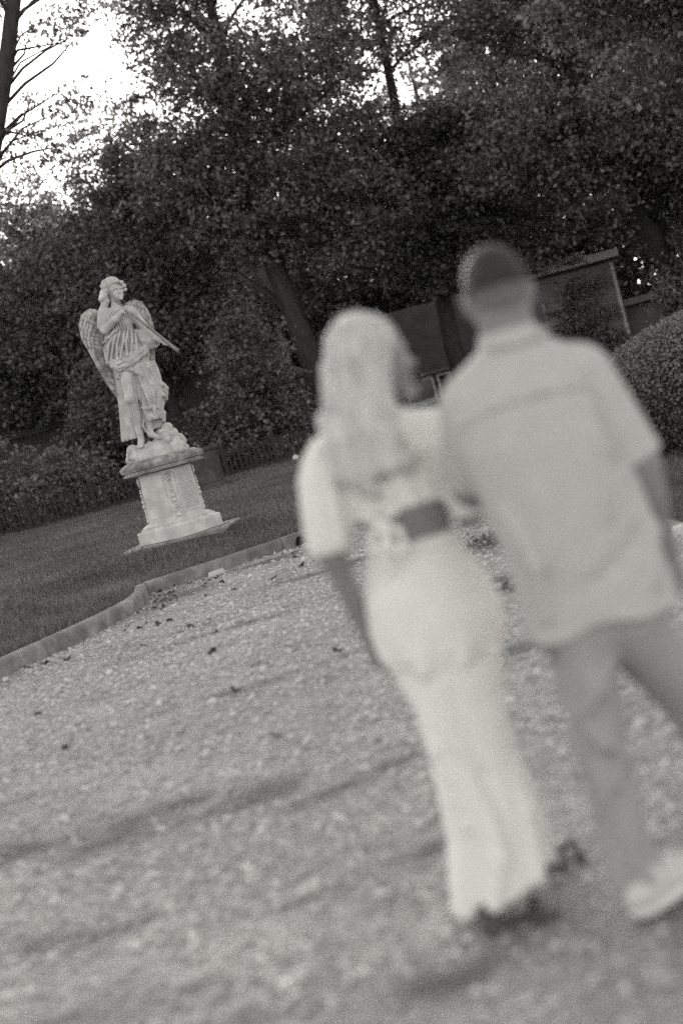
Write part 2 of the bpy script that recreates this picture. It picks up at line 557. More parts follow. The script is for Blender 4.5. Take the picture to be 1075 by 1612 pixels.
SOIL = [(-1.72, 6.15, .34, .24), (-1.15, 6.05, .28, .22), (-.72, 5.95, .26, .18), (-.30, 5.7, .22, .14), (-1.35, 5.75, .22, .2), (-1.3, 4.75, .30, .12), (-1.05, 4.7, .22, .10), (.1, 5.9, .35, .08), (-1.1, 3.9, .5, .14), (-.75, 3.55, .34, .12), (-.05, 3.55, .18, .08),
        (-.35, 3.2, .2, .06), (-.35, 4.5, .12, .06), (.0, 4.6, .1, .05), (-2.2, 7.0, .5, .12), (-.9, 8.6, .7, .12), (.9, 7.6, .5, .15), (1.35, 10.2, .5, .3), (1.5, 12.5, .6, .5), (-1.9, 15.6, .35, .9), (-1.2, 16.6, .9, .25), (-.2, 14.0, .9, .2), (-1.3, 11.5, .8, .15), (.5, 16.9, 1.2, .3)]
def soil(x, y):
    x = np.asarray(x, float); y = np.asarray(y, float)
    o = np.zeros(np.broadcast(x, y).shape)
    jx = .10 * bumps(x, y, 61, 9.0) * 3; jy = .05 * bumps(x, y, 62, 9.0) * 3
    for cx, cy, rx, ry in SOIL:
        d = np.sqrt(((x - cx + jx) / rx) ** 2 + ((y - cy + jy - .25 * (x - cx)) / ry) ** 2)
        o = np.maximum(o, np.clip(1.35 - d, 0, 1))
    o = o * np.clip(.95 + 3.2 * bumps(x, y, 64, 14.0, 24), .15, 1.2)
    return np.clip(o + .22 * np.clip(bumps(x, y * 1.3, 63, 2.2, 30) * 5, 0, 1), 0, 1)
def set_soil(o, x, y):
    at = o.data.attributes.new('soil', 'FLOAT', 'POINT')
    at.data.foreach_set('value', soil(x, y).astype(np.float32).ravel())
sheet('terrain', np.linspace(-900, 900, 40), np.linspace(-900, 1500, 40), lambda x, y: -0.35 + 0 * x, MT['lawn'])
gd = sheet('gravel_drive', np.concatenate([np.linspace(-14, -4, 20), np.linspace(-3.9, 5, 150), np.linspace(5.2, 16, 20)]),
      np.concatenate([np.linspace(-8, 1.8, 20), np.linspace(1.9, 9, 150), np.linspace(9.1, 20, 110), np.linspace(20.3, 30, 12)]),
      gravel_z, MT['gravel'], keep=lambda X, Y: kerb_side(X, Y) < 0.16)
sheet('lawn', np.concatenate([np.linspace(-60, -10, 26), np.linspace(-9.8, 6, 110), np.linspace(6.5, 60, 28)]),
      np.concatenate([np.linspace(0, 11, 30), np.linspace(11.1, 26, 120), np.linspace(26.3, 100, 50)]),
      lambda x, y: np.where(kerb_side(x, y) < 0.0, -.3, lawn_z(x, y)), MT['lawn'], keep=lambda X, Y: kerb_side(X, Y) > 0.10)
co = np.empty(len(gd.data.vertices) * 3, np.float32); gd.data.vertices.foreach_get('co', co); co = co.reshape(-1, 3)
set_soil(gd, co[:, 0], co[:, 1])
# verge on the right, under the clipped bush
def verge_d(x, y): return np.minimum(x - (2.28 - (y - 10.0) * 0.02), np.minimum(y - 9.9, 17.6 - y))
def verge_z(x, y): return 0.02 + 0.09 * sstep(0.0, 0.5, verge_d(x, y)) + 0.02 * bumps(x, y, 5, 1.5)
sheet('grass_verge', np.linspace(2.3, 12, 60), np.linspace(9.95, 17.6, 50), verge_z, MT['lawn'])

# gravel stones
def stones(n_list, name):
    oct_v = np.array([(1, 0, 0), (0, 1, 0), (-1, 0, 0), (0, -1, 0), (0, 0, 1), (0, 0, -1)], float)
    oct_f = np.array([(0, 1, 4), (1, 2, 4), (2, 3, 4), (3, 0, 4), (1, 0, 5), (2, 1, 5), (3, 2, 5), (0, 3, 5)])
    V, Fc, off = [], [], 0
    for n, y0, y1, r0, r1 in n_list:
        y = np.sqrt(rng.random(n) * (y1 ** 2 - y0 ** 2) + y0 ** 2)
        x = (rng.random(n) * 2 - 1) * (0.34 * y + 0.5) + 0.02 * y
        kd = kerb_side(x, y)
        ok = (kd < -0.06) & (verge_d(x, y) < 0) & (rng.random(n) > .75 * soil(x, y))
        x, y = x[ok], y[ok]; n2 = len(x)
        r = r0 + (r1 - r0) * rng.random(n2) ** 3
        sc = r[:, None, None] * (0.6 + 0.8 * rng.random((n2, 1, 3))) * np.array((1, 1, 0.62))
        jit = 1 + 0.5 * (rng.random((n2, 6, 1)) - 0.5)
        th = rng.random(n2) * 6.28
        p = oct_v[None] * jit * sc
        c, s_ = np.cos(th)[:, None], np.sin(th)[:, None]
        q = np.stack([p[..., 0] * c - p[..., 1] * s_, p[..., 0] * s_ + p[..., 1] * c, p[..., 2] + 0.25 * p[..., 0]], -1)
        q += np.stack([x, y, gravel_z(x, y) + r * 0.22], -1)[:, None, :]
        V.append(q.reshape(-1, 3))
        Fc.append((oct_f[None] + (np.arange(n2) * 6)[:, None, None]).reshape(-1, 3) + off)
        off += n2 * 6
    V = np.concatenate(V)
    o = link(name, fastmesh(name, V, np.concatenate(Fc)), MT['stone'], None, 'stuff')
    set_soil(o, V[:, 0], V[:, 1])
    return o
stones([(14000, 1.9, 6.0, 0.007, 0.026), (34000, 6.0, 13.0, 0.008, 0.026), (24000, 13.0, 20.5, 0.010, 0.03), (260, 3.0, 9.0, .02, .045), (420, 9.0, 19.0, .02, .05)], 'gravel_stones')

# grass blades
def blades(name, x, y, z, h, wd):
    n = len(x)
    th = rng.random(n) * 6.283
    ln = rng.normal(size=(n, 2)) * (h * 0.45)[:, None]
    b = np.stack([x, y, z], -1)
    o = np.stack([np.cos(th) * wd, np.sin(th) * wd, 0 * th], -1)
    tip = b + np.stack([ln[:, 0], ln[:, 1], h], -1)
    v = np.stack([b - o, b + o, tip], 1).reshape(-1, 3)
    return link(name, fastmesh(name, v, np.arange(3 * n).reshape(-1, 3)), MT['blade'], None, 'stuff')
n = 260000
y = 11.5 + 36 * rng.random(n) ** 1.7
x = (rng.random(n) * 2 - 1) * (0.30 * y + 1.5) - 0.06 * y
kd = kerb_side(x, y)
foot = (np.abs(x + 2.27) < 0.95) & (np.abs(y - 20.0) < 0.95)
ok = (kd > 0.13) & ~foot & (x < 0.12 * y)
x, y = x[ok], y[ok]
tuft = 0.5 + 0.5 * bumps(x, y, 21, 3.0) * 2
h = (0.035 + 0.05 * rng.random(len(x))) * np.clip(0.6 + tuft, 0.5, 1.7)
near = kerb_side(x, y) < 0.5
h = np.where(near, h * 1.5, h)
blades('lawn_grass', x, y, lawn_z(x, y) - 0.005, h, 0.0022 + 0.00028 * y)
n = 26000
x = 2.3 + 3.6 * rng.random(n); y = 9.9 + 7.5 * rng.random(n)
ok = verge_d(x, y) > 0.02
x, y = x[ok], y[ok]
blades('verge_grass', x, y, verge_z(x, y) - 0.005, 0.04 + 0.06 * rng.random(len(x)), 0.004 + 0 * x)

# ------------------------------------------------------------------ kerb
def resample(P, step):
    P = np.array(P, float)
    sg = np.hypot(*np.diff(P, axis=0).T); cs = np.concatenate([[0], np.cumsum(sg)])
    t = np.linspace(0, cs[-1], max(2, int(round(cs[-1] / step)) + 1))
    return np.stack([np.interp(t, cs, P[:, 0]), np.interp(t, cs, P[:, 1])], -1)
kerb = bpy.data.objects.new('kerb', None); COL.objects.link(kerb); kerb['kind'] = 'structure'
def kerb_run(P, wdt=0.13, top=0.155, hole=None, gap=0.006):
    P = np.array(P)
    T = np.gradient(P, axis=0); T /= np.linalg.norm(T, axis=1)[:, None]
    Nn = np.stack([-T[:, 1], T[:, 0]], -1)        # towards the lawn
    P = P.copy(); P[0] += T[0] * gap; P[-1] -= T[-1] * gap
    rings = []
    for i, p in enumerate(P):
        wob = 0.0
        prof = [(0.0, -0.3), (wdt, -0.3), (wdt, top - .012), (wdt - .015, top), (.03, top + wob), (.008, top - .018), (0.0, top - .045)]
        rings.append([(p[0] + Nn[i, 0] * (a - .02), p[1] + Nn[i, 1] * (a - .02), zz) for a, zz in prof])
    # profile runs counter to the sweep, so reverse rings for outward faces
    return MB().loft([r_[::-1] for r_ in rings]).build('kerb_stone', MT['kerb'], kerb)
left = resample(KERB[:10], 0.25)
cuts = [0, 9, 18, 27, 36, 44, 52, len(left) - 1]
for a, b in zip(cuts[:-1], cuts[1:]):
    if b > a: kerb_run(left[a:b + 1])
right = resample(KERB[9:], 0.2)
js = [0, 5, 12]
for a, b in ((0, 5), (5, 10)):
    kerb_run(right[a:b + 1] + np.array((0.008, 0.006)) * (1 if a == 0 else 0))
# the stone with the drain opening: a face with an arch cut up from the ground
a, b = right[10], right[15]
d = (b - a); L_ = np.linalg.norm(d); d /= L_; nn = np.array((-d[1], d[0]))
prof = [(0.006, 0.155), (0.006, -0.3), (0.20, -0.3), (0.20, 0.03)]
for k in range(9):
    t = math.pi - math.pi * k / 8
    prof.append((0.29 + 0.085 * math.cos(t), 0.03 + 0.085 * math.sin(t)))
prof += [(0.38, -0.3), (L_ - .006, -0.3), (L_ - .006, 0.155)]
def pr(s_, zz, dep): q = a + d * s_ + nn * (dep - 0.02); return (q[0], q[1], zz)
mb = MB()
nP = len(prof)
mb.add([pr(s_, zz, 0) for s_, zz in prof] + [pr(s_, zz, .13) for s_, zz in prof],
       [tuple(range(nP)), tuple(range(2 * nP - 1, nP - 1, -1))] + [(i, i + nP, (i + 1) % nP + nP, (i + 1) % nP) for i in range(nP)])
o = mb.build('kerb_stone', MT['kerb'], kerb); o['label'] = 'kerb stone with a small arched drain opening'
mb = MB(); q = a + d * .29 + nn * .16
mb.tube([(q[0] - nn[0] * .1, q[1] - nn[1] * .1, .035), (q[0] + nn[0] * .3, q[1] + nn[1] * .3, .03)], [.08, .08], 12)
mb.build('drain_pipe', MT['iron'], kerb)
k = 15
while k < len(right) - 1:
    e = min(k + 6, len(right) - 1)
    kerb_run(right[k:e + 1]); k = e

vk = bpy.data.objects.new('verge_edging', None); COL.objects.link(vk); vk['kind'] = 'structure'
MB().box((2.285, 9.99, 0.02), (0.10, 0.10, 0.13), R(1.1), .012).build('corner_stone', MT['pale'], vk)
for i in range(9):
    MB().box((2.285 - i * .0165, 10.47 + i * .83, 0.02), (0.10, 0.81, 0.13), R(1.1), .012).build('kerb_stone', MT['kerb'], vk)
for i in range(7):
    MB().box((2.76 + i * .83, 9.9, 0.02), (0.81, 0.12, 0.14), 0, .012).build('kerb_stone', MT['kerb'], vk)

# ------------------------------------------------------------------ pedestal
PED = (-2.25, 20.0, 0.0)
gz = 0.36
def octo(a, c, z, rz):
    q = [(a, -a + c), (a, a - c), (a - c, a), (-a + c, a), (-a, a - c), (-a, -a + c), (-a + c, -a), (a - c, -a)]
    ca, sa = math.cos(rz), math.sin(rz)
    return [(x * ca - y * sa, x * sa + y * ca, z) for x, y in q]
PR = R(-34)
ped = thing('pedestal', 'pale marble pedestal with carved garlands, wide weathered cap and inscribed face, on the lawn', 'pedestal', PED)
MB().loft([octo(.74, .02, .18, R(-6)), octo(.74, .02, gz + .01, R(-6)), octo(.73, .02, gz + .02, R(-6))]).build('footing', MT['footing'], ped)
MB().loft([octo(.475, .11, gz + .025, PR), octo(.475, .11, .545, PR), octo(.465, .11, .56, PR)]).build('plinth', MT['pale'], ped)
prof = [(.56, .425, .10), (.585, .425, .10), (.59, .40, .10), (.605, .405, .1), (.62, .385, .095), (.64, .35, .09), (.65, .335, .09)]
MB().loft([octo(a_, c_, z_, PR) for z_, a_, c_ in prof]).build('base_moulding', MT['pale'], ped)
MB().loft([octo(.322, .088, .65, PR), octo(.31, .086, 1.0, PR), octo(.305, .085, 1.33, PR)]).build('shaft', MT['pale'], ped)
prof = [(1.33, .33, .09), (1.345, .40, .1), (1.35, .455, .11), (1.375, .462, .11), (1.378, .445, .11), (1.40, .44, .11), (1.41, .47, .115), (1.455, .482, .118),
        (1.475, .478, .118), (1.50, .45, .11), (1.53, .40, .1), (1.538, .37, .1)]
MB().loft([octo(a_, c_, z_, PR) for z_, a_, c_ in prof]).build('cap', MT['capstone'], ped)
def on_face(ang, u, dist, z):
    n_ = (math.cos(ang), math.sin(ang)); t_ = (-n_[1], n_[0])
    return (n_[0] * dist + t_[0] * u, n_[1] * dist + t_[1] * u, z)
def slab(mb, ang, u0, u1, z0, z1, d0, d1):
    v = [on_face(ang, u, d_, z) for d_ in (d0, d1) for u, z in ((u0, z0), (u1, z0), (u1, z1), (u0, z1))]
    mb.add(v, [(3, 2, 1, 0), (4, 5, 6, 7), (0, 1, 5, 4), (1, 2, 6, 5), (2, 3, 7, 6), (3, 0, 4, 7)])
fa = PR          # the right-hand face
for ang, insc in ((PR, True), (PR - R(90), False)):
    mb = MB(); slab(mb, ang, -.19, .19, .70, 1.29, .26, .327)
    o = mb.build('panel', MT['panel'] if insc else MT['pale'], ped)
    if insc:
        o['label'] = 'grey panel cut with rows of lettering'
        mb = MB()
        rs = random.Random(4)
        for i in range(19):
            z_ = 1.265 - i * .0285
            u = -.165 + (rs.random() * .03 if i % 5 else .06)
            while u < .165:
                wd_ = rs.uniform(.008, .02)
                slab(mb, ang, u, min(u + wd_, .17), z_ - .007, z_ + .007, .3262, .3290)
                u += wd_ + (.006 if rs.random() < .75 else .016)
        mb.build('inscription', MT['groove'], ped, kind='stuff')
def garland_mesh():
    mb = MB(); rs = random.Random(8)
    # local: +X outwards, Z up
    for i in range(8):
        t = 2 * math.pi * i / 8
        mb.ball((.012, .04 * math.cos(t), 1.25 + .04 * math.sin(t)), (.016, .017, .017), 7, 5)
    mb.ball((.016, 0, 1.25), (.018, .02, .02), 8, 6)
    mb.tube([(.004, -.05, 1.30), (.01, -.03, 1.21), (.01, 0, 1.16)], [.008, .010, .008], 6)
    mb.tube([(.004, .05, 1.30), (.01, .03, 1.21), (.01, 0, 1.16)], [.008, .010, .008], 6)
    z_ = 1.15
    for i, rr in enumerate((.016, .02, .024, .018, .03, .034, .022)):
        z_ -= rr
        mb.ball((.014, rs.uniform(-.006, .006), z_), (rr * .9, rr, rr * 1.05), 8, 6)
        z_ -= rr
    for i in range(26):
        zz = rs.uniform(.70, z_)
        hw = .05 * (1 - abs((zz - .8) / .25)) + .012
        mb.ball((.010, rs.uniform(-hw, hw), zz), (rs.uniform(.012, .028), rs.uniform(.012, .022), rs.uniform(.014, .026)), 7, 5)
    mb.ball((.012, 0, .69), (.03, .045, .03), 9, 6)
    return mb.mesh('garland', True)
gm = garland_mesh(); gm.materials.append(MT['pale'])
for i in range(4):
    o = link('garland', gm, None, ped)
    an = PR + R(45) + i * R(90)
    dd = (.31 * 2 - .086) / math.sqrt(2) + .006
    o.location = (math.cos(an) * dd, math.sin(an) * dd, 0); o.rotation_euler = (0, 0, an)

# ------------------------------------------------------------------ angel statue
SX, SY, SZ = -2.25, 20.0, 1.42
statue = thing('angel_statue', 'marble statue of a winged angel blowing a long trumpet, standing on carved clouds', 'statue', (SX, SY, SZ))
st = Sdf((-.62, -.5, .08), (.62, .42, 2.76), 0.009)
gs = random.Random(5)
# torso and limbs
st.loft([(1.30, -.05, .0, .25, .19), (1.5, -.06, 0, .26, .19), (1.7, -.07, 0, .225, .165), (1.85, -.08, .0, .195, .145), (2.02, -.08, 0, .215, .155), (2.15, -.075, 0, .2, .13), (2.24, -.06, 0, .11, .09)], .03)
st.cone((-.05, .0, 2.2), (-.02, -.01, 2.38), .075, .06, .04)
st.ell((-.2, -.01, 2.2), (.095, .1, .09), .05)
st.ell((.1, .0, 2.16), (.1, .1, .09), .05)
st.chain([(-.21, -.02, 2.2), (-.25, -.16, 1.99), (-.06, -.27, 2.08), (.07, -.28, 2.16)], [.085, .062, .05, .036], .02)
st.cone((-.22, -.0, 2.22), (-.245, -.1, 2.06), .1, .105, .03)          # short sleeve
st.chain([(-.34, -.12, 2.05), (-.25, -.2, 2.02), (-.17, -.16, 2.07)], .018, .015)
st.chain([(.15, .0, 2.14), (.3, -.04, 1.82), (.40, -.17, 1.70), (.49, -.25, 1.62)], [.085, .06, .045, .032], .02)
# hands with fingers round the tube
for i in range(4):
    st.chain([(.07 + i * .014, -.27 + i * .004, 2.185 - i * .02), (.11 + i * .014, -.315, 2.20 - i * .022), (.125 + i * .014, -.29, 2.165 - i * .022)], [.016, .014, .011], .006)
st.chain([(.06, -.30, 2.16), (.085, -.33, 2.13), (.11, -.31, 2.12)], [.016, .014, .011], .006)
for i in range(4):
    st.chain([(.49, -.25 - i * .012, 1.62 - i * .012), (.53, -.28 - i * .008, 1.615 - i * .018), (.565, -.30 + i * .004, 1.60 - i * .02)], [.015, .013, .009], .006)
st.chain([(.48, -.27, 1.63), (.50, -.31, 1.65), (.525, -.33, 1.645)], [.015, .013, .010], .006)
# head
st.ell((.02, -.03, 2.475), (.095, .115, .14), .02, (0, -8, 25))
st.ell((.04, -.085, 2.40), (.062, .06, .07), .03, (0, -8, 25))
st.cone((.078, -.145, 2.475), (.085, -.168, 2.435), .014, .02, .012)
st.chain([(.0, -.135, 2.495), (.06, -.15, 2.505), (.12, -.115, 2.497)], .014, .014)
st.ell((.04, -.146, 2.475), (.026, .018, .015), .010, cut=True)
st.ell((.112, -.118, 2.47), (.02, .018, .014), .010, cut=True)
st.ell((.045, -.135, 2.472), (.014, .010, .010), .006)
st.chain([(.055, -.142, 2.398), (.105, -.126, 2.397)], .007, .006, cut=True)
st.chain([(.062, -.142, 2.388), (.098, -.13, 2.387)], .010, .006)
st.ell((.075, -.125, 2.352), (.028, .028, .022), .015)
# hair: waved cap, curls round the face and a fall on the shoulder
st.ell((-.035, .03, 2.535), (.135, .145, .135), .02, (0, -10, 20))
for i in range(64):
    t = gs.random()
    ax = -.165 + .0 * t
    an = gs.uniform(-2.6, .5); el = gs.uniform(-.35, 1.25)
    c = (-.035 + .135 * math.cos(el) * math.cos(an), .03 + .14 * math.cos(el) * math.sin(an), 2.535 + .13 * math.sin(el))
    if c[0] > .0 and c[1] < -.02 and c[2] < 2.575: continue
    st.ell(c, (gs.uniform(.022, .04),) * 3, .008)
    if gs.random() < .7: st.ell((c[0] * 1.02, c[1] - .03, c[2] + gs.uniform(-.02, .02)), (.012, .012, .012), .006, cut=True)
for i in range(5):
    x0 = -.10 - i * .018
    st.chain([(x0, -.09 + i * .03, 2.52), (x0 - .04, -.10 + i * .035, 2.43), (x0 - .02, -.09 + i * .03, 2.37), (x0 - .06 - .012 * i, -.05 + i * .03, 2.29)], [.034, .04, .032, .018], .010)
for q in ((.03, -.11, 2.60), (.085, -.10, 2.595), (.13, -.07, 2.57), (.15, -.04, 2.52), (.145, .0, 2.47)):
    st.ell(q, (.034, .034, .03), .01)
# bare leg (statue's right) and the other foot
st.chain([(-.12, -.07, 1.42), (-.155, -.19, .98), (-.172, -.125, .74), (-.18, -.12, .42)], [.125, .085, .075, .046], .03)
st.ell((-.165, -.24, .985), (.05, .04, .06), .03)
st.chain([(-.18, -.11, .39), (-.185, -.18, .36), (-.195, -.26, .315)], [.048, .046, .034], .02)
for i in range(5): st.cone((-.225 + i * .016, -.26, .312), (-.232 + i * .018, -.30, .298), .013, .010, .005)
st.chain([(.0, -.06, .75), (-.04, -.08, .52), (-.03, -.12, .44), (.06, -.2, .37)], [.07, .048, .05, .032], .02)
for i in range(4): st.cone((.05 + i * .014, -.2 + i * .008, .365), (.085 + i * .014, -.235 + i * .008, .35), .012, .010, .005)
# tunic blousing over the girdle
fold = lambda th, Z: .013 * np.sin(th * 9 + Z * 14) + .009 * np.sin(th * 17 - Z * 23)
st.loft([(1.45, -.06, -.01, .25, .19), (1.52, -.06, -.02, .285, .215), (1.66, -.07, -.02, .275, .205), (1.8, -.09, -.01, .235, .175), (1.9, -.09, 0, .2, .15)], .03, fold=fold)
for j in range(6):
    u = j / 5
    sw = [(-.355 + .05 * u, .0, 1.74 - .13 * u), (-.335 + .04 * u, -.15, 1.60 - .13 * u), (-.22, -.225 - .015 * math.sin(3 * u), 1.53 - .13 * u + .03 * (j % 2)), (-.04, -.225 - .02 * math.sin(3 * u), 1.55 - .12 * u),
          (.11, -.19, 1.595 - .10 * u), (.22, -.11, 1.64 - .09 * u), (.27, -.02, 1.68 - .08 * u)]
    st.chain(sw, [.02, .026, .026 + .012 * u, .024 + .012 * u, .024, .022, .018], .008)
st.chain([(-.32, -.15, 1.60), (-.26, -.245, 1.47), (-.20, -.23, 1.40), (-.15, -.2, 1.43)], [.02, .04, .035, .02], .012)
st.chain([(-.14, -.235, 1.50), (-.08, -.25, 1.43), (-.02, -.235, 1.47)], [.02, .03, .02], .01)
for q in ([(-.30, -.19, 1.52), (-.18, -.262, 1.46), (-.08, -.27, 1.48)], [(-.2, -.255, 1.42), (-.14, -.25, 1.41)], [(.0, -.265, 1.46), (.1, -.235, 1.51), (.2, -.15, 1.57)]):
    st.chain(q, .013, .006, cut=True)
def ridge(pts, r_, k=.018): st.chain(pts, r_, k)
def groove(pts, r_, k=.014): st.chain(pts, r_, k, cut=True)
# folds falling from the shoulders and gathered to the right hip
for i in range(7):
    t = i / 6
    jx = .012 * math.sin(i * 2.7)
    a_ = (-.12 + .27 * t, -.155 - .03 * math.sin(math.pi * t), 1.99 - .10 * t)
    b_ = (-.25 + .38 * t + jx, -.20 - .045 * math.sin(math.pi * t), 1.77 - .05 * t)
    c_ = (-.34 + .44 * t - jx, -.19 - .07 * math.sin(math.pi * t), 1.54 + .03 * t)
    ridge([a_, b_, c_], [.010, .022, .026], .010)
    groove([(a_[0] + .033, a_[1] - .010, a_[2]), (b_[0] + .036, b_[1] - .004, b_[2]), (c_[0] + .036, c_[1] - .004, c_[2] + .03)], [.008, .018, .018], .008)
ridge([(-.35, .0, 1.83), (-.24, -.15, 1.87), (-.12, -.17, 1.94)], .017)
groove([(-.33, -.05, 1.79), (-.24, -.17, 1.83), (-.12, -.19, 1.90)], .02)
groove([(-.2, -.16, 1.97), (-.1, -.17, 2.02), (.02, -.17, 2.07)], .028)
groove([(.12, -.13, 1.98), (.19, -.12, 1.84), (.2, -.12, 1.76)], .026)
for i in range(6):
    t = i / 5
    ridge([(-.17 + .2 * t, -.10 - .03 * math.sin(3.14 * t), 2.22), (-.14 + .17 * t, -.165, 2.10 - .03 * t), (-.13 + .2 * t, -.175, 1.95 - .04 * t)], [.010, .016, .012], .008)
    groove([(-.15 + .2 * t, -.12 - .03 * math.sin(3.14 * t), 2.2), (-.12 + .17 * t, -.18, 2.09 - .03 * t), (-.11 + .2 * t, -.185, 1.95 - .04 * t)], [.005, .010, .010], .006)
# skirt over the left leg, blown to the side
sk = lambda th, Z: .014 * np.sin(th * 7 + Z * 6) + .010 * np.sin(th * 13 - Z * 9)
st.loft([(.62, .06, -.03, .12, .13), (.8, .08, -.03, .17, .15), (1.0, .11, -.03, .19, .16), (1.2, .11, -.02, .18, .17), (1.42, .06, -.01, .21, .18)], .03, fold=sk)
st.ell((.25, .02, .96), (.10, .13, .15), .04, (0, 20, 0))
for q in (([(.2, -.12, 1.2), (.3, -.10, 1.06), (.345, -.02, 1.0)], [.014, .028, .03]), ([(.2, -.13, 1.05), (.28, -.11, .92), (.30, -.03, .86)], [.014, .03, .026]),
          ([(.12, -.18, 1.4), (.17, -.19, 1.1), (.15, -.18, .85)], [.012, .022, .02]), ([(.02, -.19, 1.38), (.05, -.20, 1.1), (.08, -.19, .8)], [.012, .024, .022]),
          ([(-.08, -.21, 1.42), (.03, -.22, 1.31), (.1, -.2, 1.2)], [.02, .025, .012]), ([(-.2, -.19, 1.42), (-.03, -.235, 1.36), (.06, -.21, 1.27)], [.016, .024, .012]),
          ([(-.05, -.15, .82), (.06, -.17, .79), (.16, -.12, .82)], [.018, .022, .018]), ([(.0, -.13, .70), (.09, -.14, .66), (.18, -.08, .68)], [.02, .028, .02]),
          ([(.17, -.05, .78), (.21, -.05, .68), (.19, -.06, .58)], [.03, .036, .03]), ([(-.07, -.16, .66), (-.10, -.17, .57), (-.07, -.16, .47)], [.012, .016, .010])):
    ridge(*q)
for q in (([(.23, -.15, 1.15), (.3, -.13, 1.0), (.31, -.05, .92)], .014), ([(.08, -.195, 1.36), (.11, -.2, 1.1), (.115, -.19, .82)], .018),
          ([(-.03, -.21, 1.27), (-.06, -.21, 1.05), (-.075, -.19, .70)], .034), ([(.17, -.18, 1.38), (.22, -.17, 1.12)], .018), ([(-.22, -.15, 1.32), (-.25, -.14, 1.1), (-.24, -.12, .8), (-.24, -.11, .5)], .026), ([(.02, -.15, .74), (.12, -.15, .73), (.18, -.1, .76)], .012)):
    groove(*q)
# cloth hanging behind the bare leg
for i in range(7):
    t = i / 6
    st.chain([(-.22 - .06 * t, .02 + .05 * t, 1.35), (-.26 - .07 * t, -.01 + .06 * t + .015 * (i % 2), .95), (-.26 - .18 * t, -.06 + .08 * t + .03 * (i % 2), .46 + .02 * (i % 2))], [.055, .045, .03 + .012 * (i % 2)], .018)
st.chain([(-.2, .03, 1.1), (-.2, .03, .5)], [.07, .06], .03)
# sleeve cloth on the trumpet arm
for i in range(6):
    t = i / 5
    st.chain([(.16 + .03 * i, -.06, 1.86 - .01 * i), (.2 + .035 * i, -.11 - .01 * (i % 2), 1.72 - .01 * i), (.24 + .03 * i, -.09, 1.60 + .02 * (i % 2))], [.035, .045, .03], .014)
st.ell((.28, -.07, 1.70), (.1, .07, .09), .03)
# rear of the figure
st.loft([(.5, -.05, .06, .17, .10), (1.0, -.03, .06, .22, .13), (1.4, -.04, .05, .24, .15)], .05, fold=lambda th, Z: .015 * np.sin(th * 9))
st.build('figure', MT['marble'], statue)
# clouds
cl_ = Sdf((-.6, -.5, .08), (.6, .5, .66), 0.012)
cl_.loft([(.11, -.03, 0, .40, .32), (.2, -.03, 0, .38, .30), (.32, -.05, 0, .30, .26)], .05)
for i in range(95):
    x_ = gs.uniform(-.38, .40)
    top_ = .31 if x_ < 0 else (.31 + 1.15 * x_ if x_ < .18 else .52 - 1.05 * (x_ - .18))
    an = gs.uniform(-3.14, .0) if gs.random() < .75 else gs.uniform(0, 3.14)
    zz = gs.uniform(.12, top_ - .04)
    rr = gs.uniform(.04, .085)
    hw = .30 * (1 - .45 * (zz - .1) / max(.12, top_ - .1))
    y_ = hw * math.sin(an) * .9
    cl_.ell((x_ * (1 - .15 * abs(math.sin(an))), y_, zz), (rr * gs.uniform(.9, 1.3), rr, rr * gs.uniform(.8, 1.1)), .004)
for q in ((.15, -.1, .40), (.2, -.02, .47), (.1, .05, .42), (.26, -.08, .36), (.18, .1, .42), (.32, .0, .28)):
    cl_.ell(q, (.085, .085, .075), .015)
for q in ((-.36, -.10, .22), (-.33, -.16, .28), (-.30, .06, .26), (-.4, .0, .16)):
    cl_.ell(q, (.085, .09, .085), .02)
cl_.build('cloud_base', MT['marble'], statue)
# trumpet
t0, t1 = Vector((-.005, -.21, 2.345)), Vector((.665, -.38, 1.43))
MB().tube([t0, t0.lerp(t1, .03), t0.lerp(t1, .035), t0.lerp(t1, .5), t0.lerp(t1, .505), t0.lerp(t1, .53), t0.lerp(t1, .535), t0.lerp(t1, .93), t1],
          [.022, .020, .014, .018, .024, .024, .019, .024, .030], 12).build('trumpet', MT['trumpet_grey'], statue, True)
